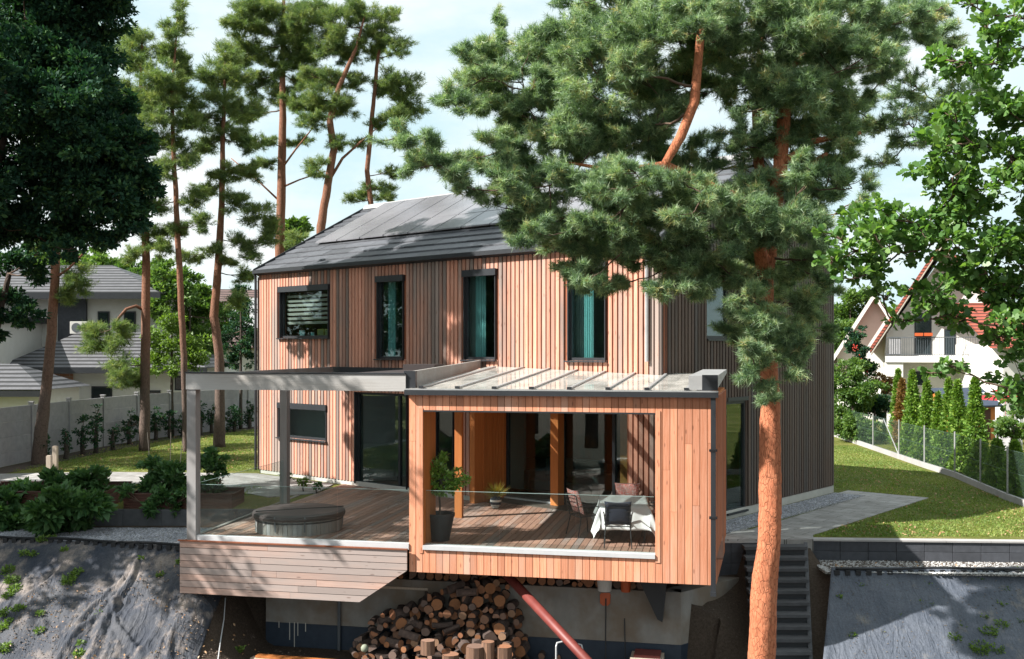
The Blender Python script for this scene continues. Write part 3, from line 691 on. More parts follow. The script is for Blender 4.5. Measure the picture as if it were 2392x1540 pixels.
for (u0, u1) in ((-.05, HL+.05),):
    mb.extr([(u0, -.09, 6.27), (u0, 4.65, 6.27+4.74*RISE), (u0, 4.65, 6.12+4.74*RISE), (u0, .06, 6.19)], (u1-u0, 0, 0), r=.3)
    mb.extr([(u0, HW+.09, 6.27), (u0, 4.65, 6.27+4.74*RISE), (u0, 4.65, 6.12+4.74*RISE), (u0, HW-.06, 6.19)], (u1-u0, 0, 0), r=.3)
mb.build('roof_deck', M['dark'], roof)
mb = MB(); mb.extr([(-.07, 4.36, 8.76), (-.07, 4.50, 8.93), (-.07, 4.80, 8.93), (-.07, 4.94, 8.76)], (HL+.14, 0, 0)); mb.build('ridge_cap', M['cap'], roof)
for uu in (-.085, HL+.062):
    mb = MB()
    mb.extr([(uu, -.14, 6.25), (uu, -.14, 6.42), (uu, 4.65, 6.42+4.79*RISE), (uu, 4.65, 6.25+4.79*RISE)], (.03, 0, 0))
    mb.extr([(uu, HW+.14, 6.25), (uu, HW+.14, 6.42), (uu, 4.65, 6.42+4.79*RISE), (uu, 4.65, 6.25+4.79*RISE)], (.03, 0, 0))
    mb.build('verge_trim', M['dark'], roof)
for row, (wa, wb) in enumerate(((1.45, 2.43), (2.47, 4.42))):
    for k in range(12):
        u0 = 1.02 + k * 1.07; u1 = u0 + 1.028
        if u1 > HL - .4: continue
        mb = MB(); za = 6.47 + wa*RISE + .09; zb = 6.47 + wb*RISE + .09
        mb.add([(u0, wa, za), (u1, wa, za), (u1, wb, zb), (u0, wb, zb), (u0, wa, za-.04), (u1, wa, za-.04), (u1, wb, zb-.04), (u0, wb, zb-.04)],
               [(0,1,2,3), (4,7,6,5), (0,4,5,1), (1,5,6,2), (2,6,7,3), (3,7,4,0)])
        mb.build('solar_panel', M['panel'], roof)
mb = MB()
for wa in (1.6, 2.3, 2.6, 4.2): mb.box(1.0, 13.7, wa-.02, wa+.02, 6.45+wa*RISE, 6.45+wa*RISE+.08)
mb.build('panel_rails', M['cap'], roof)
mb = MB(); mb.box(-.05, HL+.05, -.20, -.10, 6.27, 6.38); mb.build('gutter', M['dark'], house)
mb = MB(); mb.path([(14.55, -.13, 6.28), (14.55, -.08, 6.1), (14.55, -.07, 5.9), (14.55, -.07, 3.62)], .045, 8); mb.build('downpipe', M['cap'], house)
mb = MB(); mb.path([(-.03, -.10, 6.28), (-.03, -.08, 6.1), (-.03, -.08, .1)], .04, 8); mb.build('downpipe', M['dark'], house)
for k in range(0):
    pass
# on the inner sill of the upper left window
for k, (u_, r_, h_, mt_, lb) in enumerate(((1.75, .085, .22, 'teal', 'larger teal pot on the sill inside the upper window with the blind'), (2.25, .055, .16, 'teal', 'smaller teal pot on the sill inside the upper window with the blind'))):
    c_ = Vector((-8.0, 32.4, 0)) + Vector((.759, -.651, 0))*u_ + Vector((.651, .759, 0))*.36
    t = thing('vase', lb, 'vase', (c_.x, c_.y, 4.25)); mb = MB(); mb.lathe([(r_*.8, 0), (r_, h_*.6), (r_*.95, h_), (r_*.8, h_), (r_*.7, h_*.2)], 18); mb.build('body', M[mt_], t); mb = MB(); mb.lathe([(r_*1.0, h_-.02), (r_*1.06, h_-.01), (r_*1.06, h_+.01), (r_*.96, h_+.012)], 18, closed=False); mb.build('rim', M['white'], t)
c_ = Vector((-8.0, 32.4, 0)) + Vector((.759, -.651, 0))*2.75 + Vector((.651, .759, 0))*.40
t = thing('picture_frame', 'yellowish folding picture frame on the sill inside the upper window', 'picture frame', (c_.x, c_.y, 4.25), math.atan2(-.651, .759))
gold = plain('yellow_frame', (.55, .42, .10), (.45, .33, .08), rough=.5)
for s_ in (-1, 1):
    mb = MB(); mb.box(s_*.17-.15, s_*.17+.15, 0, .02, 0, .26); mb.build('leaf', gold, t); mb = MB(); mb.box(s_*.17-.11, s_*.17+.11, -.004, -.001, .04, .22); mb.build('picture', plain('plain_print', (.42, .36, .16), (.3, .28, .12), rough=.7), t)
mb = MB(); mb.box(1.1, 3.4, .25, .55, 4.17, 4.245); mb.build('inner_sill', M['white'], house)
# sofa and plants inside
Hm = Matrix.Translation((-8.0, 32.4, 0)) @ Matrix.Rotation(math.atan2(-.651, .759), 4, 'Z')
def HP(u, w_, z=0): v = Hm @ Vector((u, w_, z)); return (v.x, v.y, v.z)
sofa = thing('sofa', 'dark green sofa inside the room behind the glazed garden front', 'sofa', HP(10.6, 2.2, .02), math.atan2(-.651, .759) + .1)
mb = MB(); mb.box(-.95, .95, -.4, .45, .12, .42); mb.build('seat', M['sofa'], sofa, bevel=.05)
mb = MB(); mb.box(-.93, -.02, .28, .5, .43, .95); mb.box(.02, .93, .28, .5, .43, .95); mb.build('backrest', M['sofa'], sofa, bevel=.06)
for s_ in (-1, 1):
    mb = MB(); mb.box(s_*1.06-.1, s_*1.06+.1, -.4, .5, .1, .66); mb.build('armrest', M['sofa'], sofa, bevel=.05)

# ================================================================ TERRACE
TR = math.atan2(-.2, .98)
T0 = (-2.03, 20.35, 0)
terr = thing('terrace', 'cantilevered larch terrace with a glass roofed room and an open beam frame beside it', 'terrace', T0, TR)
Tm = Matrix.Translation(T0) @ Matrix.Rotation(TR, 4, 'Z')
def TP(a, b, z=0): v = Tm @ Vector((a, b, z)); return (v.x, v.y, v.z)
Ti = Tm.inverted()
def TL(x, y): v = Ti @ Vector((x, y, 0)); return (v.x, v.y)
fac = lambda a, off=0: 10.6 + (a + 8.26) * (3.37 - 10.6) / (4.75 + 8.26) - off     # facade line in terrace coordinates
# deck boards run front to back
mb = MB(); a = -4.68
while a < 6.05:
    b1 = fac(a) + (.0 if a < 4.4 else 0)
    if 0.4 < a < 4.1: b1 = fac(a) + 1.15
    if a > 4.4: b1 = 3.5
    lo = .05 if a > -.02 else .02
    cuts = [lo]; c = random.uniform(1.5, 4)
    while c < b1 - .5: cuts.append(c); c += random.uniform(3, 4)
    cuts.append(b1)
    for p_, q_ in zip(cuts[:-1], cuts[1:]): mb.box(a, a+.127, p_+.002, q_-.002, -.03, 0 + random.uniform(-.001, .001))
    a += .14
mb.build('deck', M['deck'], terr)
mb = MB()
mb.prism([(-4.78, .0), (-4.70, .0), (-5.12, 8.8), (-5.22, 8.8)], -.16, -.0); mb.build('deck_edge', M['beamz'], terr)
mb = MB()
for k in range(9): mb.box(-4.6 + k*1.25, -4.5 + k*1.25, .1, 3.6, -.25, -.035)
mb.build('joists', M['beamz'], terr)
# front cladding of the room on the right
BW = 5.95
mb = MB(); hole = (.29, 4.83, -.045, 2.67)
a = 0.0
while a < BW - .02:
    w_ = .138; a1 = min(a + w_, BW)
    segs = cut_rect(a, a1, -.5, 3.0, [hole]) if True else []
    # merge the slivers so each board is one piece
    mid = (a + a1) / 2
    if hole[0] < mid < hole[1]: iv = [(-.5, hole[2]), (hole[3], 3.0)]
    else:
        cut = random.uniform(.4, 2.4) if random.random() < .55 else None
        iv = [(-.5, cut), (cut+.004, 3.0)] if cut else [(-.5, 3.0)]
    for c, d_ in iv: mb.box(a + .005, a1 - .005, -.03, 0, c, d_, r=random.random())
    a = a1
mb.build('front_cladding', M['box'], terr)
mb = MB()
for a_, b_, c, d_ in cut_rect(.0, BW, -.49, 3.05, [hole]): mb.box(a_+.001, b_-.001, .002, .14, c, d_, r=.5)
mb.build('front_frame', M['orange'], terr)
# trim round the opening
mb = MB(); mb.box(.215, .285, -.045, .14, -.12, 2.74, r=.2); mb.box(4.835, 4.925, -.045, .14, -.12, 2.74, r=.8); mb.build('opening_trim', M['box'], terr)
mb = MB(); mb.box(.29, 4.83, -.075, .15, -.045, .035); mb.build('window_ledge', M['sill'], terr)
mb = MB(); mb.box(.29, 4.83, -.05, .14, 2.67, 2.70); mb.build('head_flashing', M['dark'], terr)
# left reveal pier and right side wall
mb = MB(); b = .142
while b < .84: mb.box(.17, .29, b, b+.10, .0, 3.05, r=random.random()); b += .105
mb.build('pier', M['orange'], terr)
mb = MB(); b = .0
while b < 3.9: mb.box(BW + .051*b - .02, BW + .051*b + .012, b, b + .136, -.5, 3.0, r=random.random()); b += .14
mb.build('side_cladding', M['box'], terr)
mb = MB(); mb.extr([(BW-.16, .145, -.45), (BW+.03, 3.9, -.45), (BW+.17, 3.9, -.45), (BW-.03, .145, -.45)], (0, 0, 3.5)); mb.build('side_wall', M['orange'], terr)
mb = MB(); mb.box(.0, .17, 3.5, 3.67, 0, 3.3); mb.build('post', M['orange'], terr)
# underside
mb = MB(); mb.box(0, BW, .15, 1.5, -.5, -.44); mb.build('underside', M['groove'], terr)
# roof over the room: rafters, glass, caps, gutter
zf = lambda b: 3.12 + .30 * b / 5.2
RAF = [.27 + .735*k for k in range(8)]
mb = MB()
for a in RAF + [5.85]:
    bb = min(fac(a) - .02, 5.4) if a < 4.75 else 3.9
    mb.beam((a+.0, .0, zf(0)-.07), (a+.05*bb, bb, zf(bb)-.07), .07, .12, r=.4)
mb.build('rafters', M['orange'], terr)
mb = MB()
bl_, br_ = fac(.0) - .03, 3.9
mb.extr([(.02, -.06, zf(0)), (5.60, -.06, zf(0)), (5.60+.05*3.9, 3.9, zf(3.9)), (4.80, 3.9, zf(3.9)), (4.72, fac(4.72)-.03, zf(3.3)), (.3, fac(.3)-.03, zf(fac(.3)))], (0, 0, .016)); mb.build('roof_glass', M['roofglass'], terr)
mb = MB()
for a in RAF:
    bb = min(fac(a) - .02, 5.4) if a < 4.75 else 3.9
    mb.beam((a, -.08, zf(0)+.035), (a+.05*bb, bb, zf(bb)+.035), .055, .03, r=random.random())
capo = mb.build('glazing_caps', M['cap'], terr)
mb = MB()
for a in RAF: mb.box(a-.045, a+.045, -.13, -.08, zf(0)+.01, zf(0)+.06)
mb.build('cap_ends', M['dark'], terr)
mb = MB(); mb.box(-.06, BW+.05, -.16, -.035, 3.0, 3.10); mb.build('gutter', M['dark'], terr)
mb = MB(); mb.box(-.06, BW+.05, -.13, -.035, 3.10, 3.125); mb.build('gutter_edge', M['cap'], terr)
mb = MB(); mb.extr([(.0, -.02, 3.13), (.0, 6.0, 3.43), (.0, 6.0, 3.62), (.0, -.02, 3.46)], (.06, 0, 0), r=.3); mb.build('roof_kerb', M['beam'], terr)
mb = MB(); mb.box(-.10, .14, -.06, .05, 3.13, 3.47); mb.build('kerb_end', M['dark'], terr)
mb = MB(); mb.extr([(5.45, -.02, 3.14), (5.45+.2, 3.9, 3.37), (5.45+.2, 3.9, 3.45), (5.45, -.02, 3.40)], (.52, 0, 0), r=.7); mb.build('roof_box', M['cap'], terr)
mb = MB(); mb.box(5.70, 5.99, -.06, -.022, 3.13, 3.42); mb.build('roof_box_end', M['dark'], terr)
mb = MB(); mb.box(5.86, 5.95, -.13, -.045, -.65, 3.02, r=.4); mb.box(5.85, 5.96, -.16, -.04, -.68, -.60, r=.4)
mb.build('downpipe', M['dark'], terr)
mb = MB()
for z in (2.0, .75): mb.box(5.83, 5.98, -.14, -.03, z, z+.04)
mb.build('pipe_clips', M['blackmetal'], terr)
# open frame on the left
mb = MB(); mb.box(-4.78, -.05, -.10, .12, 3.07, 3.40); mb.build('front_beam', M['beam'], terr)
mb = MB(); mb.box(-4.80, -.06, -.12, .14, 3.403, 3.43); mb.build('beam_cap', M['dark'], terr)
for (a, b, w_) in ((-4.67, .0, .20), (-4.74, 4.7, .19)):
    mb = MB(); mb.box(a-w_/2, a+w_/2, b-.08, b+.12, -.02 if b else -.25, 3.068); mb.build('post', M['beamz'], terr)
mb = MB(); mb.beam((-4.67, .14, 3.24), (-5.0, 8.5, 3.24), .12, .30); mb.build('side_beam', M['beamz'], terr)
mb = MB(); mb.beam((-5.05, fac(-5.05)-.09, 3.26), (-.1, fac(-.1)-.09, 3.26), .12, .26); mb.build('wall_beam', M['dark'], terr)
mb = MB(); mb.box(-1.3, -.08, .14, 5.9, 3.30, 3.42, r=.3); mb.box(-1.15, -.4, 3.2, 4.0, 3.42, 3.55); mb.build('folded_awning', M['brown_fab'], terr)
# left front: ledge and boarded apron
mb = MB(); mb.box(-4.60, .0, -.06, .06, -.06, .06); mb.build('ledge', M['sill'], terr)
mb = MB(); mb.box(-4.93, -.003, -.16, -.10, -.055, -.03); mb.build('apron_cap', M['groove'], terr)
mb = MB(); rows = 8; h = 1.08 / rows; al, cut0, cut1 = -4.90, -1.02, -.01
for k in range(rows):
    z1 = -.06 - k*h; z0 = z1 - h + .012
    # the lower right corner is cut away
    def lim(z): return -.012 if z > -.46 else -.012 - (-.46 - z) / (1.14 - .46) * 1.0
    ends = [al] + sorted(random.uniform(al+.6, -1.4) for _ in range(random.choice((1, 1, 2)))) + [None]
    for p_, q_ in zip(ends[:-1], ends[1:]):
        ra, rb = (q_, q_) if q_ is not None else (lim(z1), lim(z0))
        mb.extr([(p_+.002, -.13, z0), (rb-.002, -.13, z0), (ra-.002, -.13, z1), (p_+.002, -.13, z1)], (0, .03, 0), r=random.random())
mb.build('apron', M['boxh'], terr)
mb = MB(); mb.extr([(al+.01, -.095, -1.13), (-1.0, -.095, -1.13), (-.02, -.095, -.46), (-.02, -.095, -.07), (al+.01, -.095, -.07)], (0, .03, 0)); mb.build('apron_backing', M['dark'], terr)
mb = MB()
b = -.09
while b < 1.5: mb.box(al-.005, al+.02, b, b+.12, -1.12, -.06); b += .125
mb.build('apron_return', M['boxh'], terr)
# glass balustrades
def glass_run(a0, b0, a1, b1, npan, z0=.03, z1=1.10):
    for k in range(npan):
        p_ = (a0+(a1-a0)*k/npan, b0+(b1-b0)*k/npan); q_ = (a0+(a1-a0)*(k+1)/npan, b0+(b1-b0)*(k+1)/npan)
        d_ = Vector((q_[0]-p_[0], q_[1]-p_[1], 0)).normalized()*.008
        mb = MB(); mb.beam((p_[0]+d_.x, p_[1]+d_.y, (z0+z1)/2), (q_[0]-d_.x, q_[1]-d_.y, (z0+z1)/2), .012, z1-z0)
        go = mb.build('glass_panel', M['rail'], terr)
        rb_ = MB(); rb_.beam((p_[0]+d_.x, p_[1]+d_.y, z1+.004), (q_[0]-d_.x, q_[1]-d_.y, z1+.004), .014, .006); rb_.build('glass_edge', M['railedge'], go)
M['railedge'] = plain('glass_edge', (.35, .48, .45), (.3, .42, .4), rough=.2)
glass_run(-4.52, .03, -.02, .03, 3); glass_run(.31, .07, 4.81, .07, 3); glass_run(-4.68, .15, -4.72, 4.6, 3)
mb = MB(); mb.path([(.55, 3.3, 2.55), (.55, 3.3, 2.75)], .05, 8); mb.box(.5, .6, 3.25, 3.35, 2.5, 2.7); mb.build('wall_lamp', M['blackmetal'], terr)

# basement wall under the terrace
fw = thing('basement_wall', 'bare concrete basement wall with a bitumen painted foot under the terrace', 'wall', TP(-3.75, 1.5, 0), TR)
mb = MB(); mb.box(0, 9.0, 0, .3, -2.08, -1.02, r=.5); mb.extr([(9.0, .0, -1.02), (10.9, 2.6, -1.02), (10.9, 2.6, -2.08), (9.0, .0, -2.08)], (-.3, .3, 0), r=.5)
mb.build('wall', M['conc'], fw)
mb = MB(); mb.box(-.004, 9.004, -.004, .3, -2.9, -2.083, r=.5); mb.extr([(9.004, .0, -2.083), (10.9, 2.6, -2.083), (10.9, 2.6, -2.9), (9.004, .0, -2.9)], (-.3, .3, 0), r=.5)
mb.build('bitumen_coat', M['bitum'], fw)
mb = MB(); mb.path([(1.72, -.06, -.9), (1.72, -.06, -2.7)], .035, 8); mb.build('drainpipe', M['pvc'], fw)
mb = MB(); mb.extr([(8.1, -.35, -.55), (8.75, -.35, -.55), (8.65, -.35, -1.55), (8.55, -.35, -1.5)], (0, .3, 0)); mb.build('corner_bracket', M['dark'], fw)
mb = MB(); mb.box(2.6, 3.7, -.04, -.002, -1.22, -1.17); mb.build('batten', M['stake'], fw)
mb = MB()
for x, z in ((.55, -2.45), (.66, -2.6), (.74, -2.35), (.92, -2.25), (.3, -2.2)): mb.box(x, x+.018, -.009, -.006, z, -2.06)
mb.build('paint_drips', M['plinth'], fw)
# red steel strut
rp = thing('strut', 'thick red painted steel strut slanting down from the terrace front', 'strut', (-.25, 20.75, -.5))
mb = MB(); mb.path([(0, 0, 0), (2.85, -3.1, -2.35)], .092, 16); mb.build('tube', M['redpipe'], rp, smooth=True)
mb = MB(); mb.box(-.16, .16, -.16, .16, -.02, .02); mb.build('base_plate', M['redpipe'], rp)

# ---------------------------------------------------------------- hot tub
tub = thing('hot_tub', 'round wooden hot tub with a dark folded cover on the open terrace', 'hot tub', (-4.62, 22.3, 0))
mb = MB()
n_ = 58
for k in range(n_):
    t0, t1 = 2*math.pi*k/n_, 2*math.pi*(k+.93)/n_; r0 = .93
    mb.extr([(r0*math.cos(t0), r0*math.sin(t0), 0), (r0*math.cos(t1), r0*math.sin(t1), 0), ((r0-.04)*math.cos(t1), (r0-.04)*math.sin(t1), 0), ((r0-.04)*math.cos(t0), (r0-.04)*math.sin(t0), 0)][::-1], (0, 0, .30))
mb.lathe([(.885, .0), (.885, .3)], 40, r=.0); mb.build('staves', M['beamz'], tub)
mb = MB(); mb.lathe([(.9, .302), (.985, .305), (.995, .35), (.985, .405), (.9, .43), (.02, .44)], 48); cv = mb.build('cover', M['brown_fab'], tub, smooth=False)
mb = MB(); mb.beam((-.85, -.38, .442), (.9, .36, .442), .05, .02); mb.build('seam', M['dark'], cv)
mb = MB(); mb.lathe([(.937, .24), (.942, .24), (.942, .27), (.937, .27)], 48, closed=False); mb.build('hoop', M['dark'], tub)
for t_ in (-1.9, -1.25, -.1):
    mb = MB(); c_, s_ = math.cos(t_), math.sin(t_); mb.beam((c_*.95, s_*.95, .08), (c_*.99, s_*.99, .40), .03, .01); mb.build('strap', M['pvc'], tub)

# ---------------------------------------------------------------- dining set
def patch(nx, ny, f, r=.5):
    mb = MB(); vs = [f(i/nx, j/ny) for j in range(ny+1) for i in range(nx+1)]
    mb.add(vs, [(j*(nx+1)+i, j*(nx+1)+i+1, (j+1)*(nx+1)+i+1, (j+1)*(nx+1)+i) for j in range(ny) for i in range(nx)], r); return mb
TX, TY, TW, TD = 2.33, 21.45, .96, 1.55
tb = thing('dining_table', 'rectangular terrace table mostly hidden by its white cloth', 'table', (TX, TY, .0), TR + .12)
mb = MB(); mb.box(-TW/2, TW/2, -TD/2, TD/2, .70, .735); mb.build('tabletop', M['blackmetal'], tb)
for sx in (-1, 1):
    for sy in (-1, 1): mb = MB(); mb.box(sx*.40-.02, sx*.40+.02, sy*.66-.02, sy*.66+.02, 0, .70); mb.build('leg', M['blackmetal'], tb)
def cloth_f(x, y):
    X = (x-.5)*(TW+1.0); Y = (y-.5)*(TD+1.0); hx, hy = TW/2+.01, TD/2+.01
    ox, oy = max(abs(X)-hx, 0), max(abs(Y)-hy, 0); cx, cy = max(-hx, min(hx, X)), max(-hy, min(hy, Y))
    drop = math.hypot(ox, oy) if (ox > 0 and oy > 0) else ox+oy
    per = (Y if ox > 0 else X)
    wv = .018*math.sin(per*13+ox*3)*min(1, drop*6)
    ex = math.copysign(1, X)*((ox*.22 + (wv if ox > 0 else 0)) if ox > 0 else 0); ey = math.copysign(1, Y)*((oy*.22 + (wv if oy > 0 else 0)) if oy > 0 else 0)
    if ox > 0 and oy > 0: ex *= 1.5; ey *= 1.5
    z = .742 - drop*.95 + (0 if drop else .002*math.sin(X*20))
    return (cx+ex, cy+ey, z)
cl = patch(44, 56, cloth_f).build('tablecloth', M['cloth'], None, (TX, TY, 0), smooth=True); cl.rotation_euler = (0, 0, TR + .12)
s_ = cl.modifiers.new('thickness', 'SOLIDIFY'); s_.thickness = .003
tag(cl, 'white cloth hanging in points over the terrace table', 'tablecloth')
def make_chair(label, cush):
    t = thing('garden_chair', label, 'chair', group='metal garden chairs at the terrace table')
    # front of the chair faces +y
    f = .24
    mb = MB(); mb.path([(-f, .22, .44), (-f, -.20, .42), (f, -.20, .42), (f, .22, .44), (-f, .22, .44)], .012, 6)
    for x in (-.12, 0, .12): mb.path([(x, .22, .438), (x, -.2, .418)], .006, 4)
    mb.build('seat_frame', M['blackmetal'], t)
    mb = MB(); mb.path([(-f, -.20, .42), (-f, -.30, .84), (-f*.8, -.31, .88), (f*.8, -.31, .88), (f, -.30, .84), (f, -.20, .42)], .013, 6)
    for z in (.52, .62, .72, .80): mb.path([(-f, -.20-.1*(z-.42)/.42, z), (f, -.20-.1*(z-.42)/.42, z)], .006, 4)
    mb.build('backrest', M['blackmetal'], t)
    for sx in (-1, 1):
        mb = MB(); mb.path([(sx*f, .20, .44), (sx*(f+.03), .25, 0)], .012, 6); mb.build('leg', M['blackmetal'], t)
        mb = MB(); mb.path([(sx*f, -.18, .42), (sx*(f+.03), -.27, 0)], .012, 6); mb.build('leg', M['blackmetal'], t)
        mb = MB(); mb.path([(sx*(f+.02), -.24, .64), (sx*(f+.05), .05, .66), (sx*(f+.04), .2, .62), (sx*(f+.02), .22, .44)], .012, 6); mb.build('armrest', M['blackmetal'], t)
    return t
def pillow(name, label, x, y, z, rz, w_, h_, mat, tilt=.22, th=.10):
    def f(a, b, s): 
        X = (a-.5)*2; Z = (b-.5)*2; e = (1-abs(X)**2.6)*(1-abs(Z)**2.6); pin = 1 - .07*(1-abs(X)**2) * 0
        cx = X*w_/2*(1 - .10*(1-Z*Z)); cz = Z*h_/2*(1 - .10*(1-X*X)); return (cx, s*th/2*max(e, 0)**.5, cz)
    mb = MB(); n_ = 14
    for s in (-1, 1):
        vs = [f(i/n_, j/n_, s) for j in range(n_+1) for i in range(n_+1)]
        mb.add(vs, [(j*(n_+1)+i, j*(n_+1)+i+1, (j+1)*(n_+1)+i+1, (j+1)*(n_+1)+i)[::s] for j in range(n_) for i in range(n_)], .5)
    o = mb.build(name, mat, None, (x, y, z), smooth=True); o.rotation_euler = (tilt, 0, rz)
    return tag(o, label, 'cushion', 'loose cushions on the garden chairs')
def place(t, x, y, rz): t.location = (x, y, 0); t.rotation_euler = (0, 0, rz)
ch0 = make_chair('garden chair with a navy back cushion at the near end of the table', 0); place(ch0, 2.10, 20.36, TR + .10)
specs = [('garden chair with a patterned cushion on the side toward the potted tree', 1.50, 21.55, -1.15),
         ('garden chair with a patterned cushion at the far end of the table', 2.55, 22.72, math.pi + TR + .1),
         ('garden chair squeezed between the table and the lit facade', 3.02, 21.55, 1.45 + TR)]
for lb, x, y, rz in specs:
    c = copy_tree(ch0); c['label'] = lb; place(c, x, y, rz)
def on_chair(x, y, rz, off): return x - math.sin(rz)*off, y + math.cos(rz)*off
x, y = on_chair(2.10, 20.36, TR + .10, -.22); pillow('cushion', 'plain navy cushion tied to the near chair back', x, y, .68, TR + .10, .54, .50, M['navy'], .20)
x, y = on_chair(1.50, 21.55, -1.15, -.19); pillow('cushion', 'red and cream patterned cushion on the chair toward the potted tree', x, y, .72, -1.15, .50, .54, M['pattern'], .30, .13)
x, y = on_chair(2.55, 22.72, math.pi + TR + .1, -.19); pillow('cushion', 'pale patterned cushion on the chair at the far end', x, y, .70, math.pi + TR + .1, .56, .44, M['pattern'], .22, .13)
x, y = on_chair(3.02, 21.55, 1.45 + TR, -.05); pillow('cushion', 'small patterned seat cushion on the chair beside the facade', x, y, .50, 1.45 + TR, .42, .40, M['pattern'], 1.45, .09)

# ---------------------------------------------------------------- wood pile
def make_log(L, r0, seed, split=False):
    rg = random.Random(seed); n_ = 12; mb = MB(); pr = [1 + rg.uniform(-.09, .09) for _ in range(n_)]; bend = rg.uniform(-.02, .02)
    vs = []
    for k in range(4):
        for j in range(n_):
            t = 2*math.pi*j/n_; q = r0*pr[j]*(1+rg.uniform(-.03, .03)); xx = q*math.cos(t); xx = min(xx, r0*.15) if split else xx; vs.append((xx+bend*math.sin(k), L*(k/3), q*math.sin(t)))
    mb.add(vs, [(k*n_+j, (k+1)*n_+j, (k+1)*n_+(j+1) % n_, k*n_+(j+1) % n_)[::-1] for k in range(3) for j in range(n_)], rg.random())
    e = MB(); rr = rg.random()
    e.add([(v[0]*.97, v[1]-.002, v[2]*.97) for v in vs[:n_]], [tuple(range(n_))[::1]], rr); e2 = MB(); e2.add([(v[0]*.97, v[1]+.002, v[2]*.97) for v in vs[3*n_:]], [tuple(range(n_))[::-1]], rr)
    return mb, (e, e2)
protos = []
for k in range(14):
    r0 = [.062, .075, .085, .098, .115, .08, .07, .105, .09, .14, .055, .125, .078, .09][k]
    lo = bpy.data.objects.new('firewood_log', None); lb, le = make_log(random.uniform(.34, .46), r0, k, k in (2, 7, 9, 12))
    protos.append((r0, lb, le))
logs_made = {}
def place_log(k, loc, rot, label, group):
    if k not in logs_made:
        r0, lb, le = protos[k]; t = thing('firewood_log', label, 'log', group=group); lb.build('bark', M['wbark'], t, smooth=False); [q.build('cut_end', M['logend'], t) for q in le]; logs_made[k] = t
    else:
        t = copy_tree(logs_made[k]); t['label'] = label; t['group'] = group
    t.location = loc; t.rotation_euler = rot
prof = [(812, 1530), (830, 1475), (880, 1436), (950, 1402), (1010, 1382), (1060, 1362), (1100, 1352), (1180, 1352), (1207, 1395), (1222, 1475), (1235, 1505), (1300, 1520), (1325, 1560)]
PX = np.array([p[0] for p in prof]); PY = np.array([p[1] for p in prof])
placed = []; YF0 = 21.35
for tries in range(9000):
    px = random.uniform(815, 1320); py = random.uniform(1352, 1650); k = random.randrange(14); r0 = protos[k][0]; rp_ = r0 * 113
    if py - rp_ * .9 < np.interp(px, PX, PY): continue
    topy = np.interp(px, PX, PY); front = min(1.25, (py - topy) / 113 * .55)
    if any((px-a)**2 + (py-b)**2 < ((rp_+c)*.80)**2 for a, b, c in placed): continue
    placed.append((px, py, rp_)); Y = YF0 - .2*((px-1000)/113*.2) - front
    p = P(px, py, Y)
    if p[2] < -2.55: continue
    tilt = random.uniform(-.12, .12); yaw = random.uniform(-.35, .35)
    if random.random() < .13: yaw = random.choice((-1, 1))*random.uniform(.8, 1.4); tilt = random.uniform(-.5, .5)
    place_log(k, tuple(p), (tilt, random.uniform(0, 6), yaw), 'round firewood log lying in the heap below the terrace', 'firewood logs in the heap')
    if len(placed) > 175: break
# the logs further back that show in the gaps and carry the front ones
pl2 = []
for tries in range(4000):
    px = random.uniform(835, 1235); py = random.uniform(1362, 1640); k = random.choice((3, 4, 7, 8, 9, 11)); rp_ = protos[k][0]*113
    if py - rp_ < np.interp(px, PX, PY) + 2 or any((px-a)**2 + (py-b)**2 < ((rp_+c)*.95)**2 for a, b, c in pl2): continue
    Y = YF0 - min(1.25, (py - np.interp(px, PX, PY)) / 113 * .55) + .22; p = P(px, py, Y)
    if p[2] < -2.5 or p[1] > 21.45: continue
    pl2.append((px, py, rp_)); place_log(k, tuple(p), (0, random.uniform(0, 6), random.uniform(-.25, .25)), 'round firewood log lying in the heap below the terrace', 'firewood logs in the heap')
    if len(pl2) > 95: break
# upright chopped blocks in front of the heap
for kk, (px, py, r_, h_) in enumerate(((1000, 1512, .13, .26), (1052, 1545, .16, .28), (1110, 1528, .17, .30), (1140, 1520, .12, .34), (1178, 1530, .14, .32), (985, 1560, .13, .3))):
    Y = 19.35; p = P(px, py, Y)
    t = thing('chopping_block', ('small upright block at the left end of the row before the logs', 'low dark upright block half sunk before the logs', 'widest upright block in the row before the logs', 'tall narrow upright block between two wider ones', 'upright block at the right end of the row before the logs', 'foremost upright block at the lower picture edge')[kk], 'log', (p[0], p[1], p[2] - h_/2), group='upright blocks before the heap')
    n_ = 11; pr = [r_*(1+random.uniform(-.1, .1)) for _ in range(n_)]; mb = MB()
    ring = lambda z, q: [(pr[j]*q*math.cos(2*math.pi*j/n_), pr[j]*q*math.sin(2*math.pi*j/n_), z) for j in range(n_)]
    mb.add(ring(0, 1.04) + ring(h_, 1), [(j, (j+1) % n_, n_+(j+1) % n_, n_+j) for j in range(n_)], random.random()); mb.build('bark', plain('split_side', (.24, .13, .08), (.12, .07, .05), scale=9, stretch=(2, 2, .3), rv=.5, bs=.6), t)
    mb = MB(); mb.add(ring(h_+.002, .98), [tuple(range(n_))], random.random()); mb.build('cut_end', M['logend'], t)
for k in range(7):
    p = (-2.4 + k*.5, 19.6 - random.random()*.5, -2.62)
    place_log(random.randrange(14), p, (0, 0, random.uniform(0, 3)), 'round firewood log lying in the heap below the terrace', 'firewood logs in the heap')
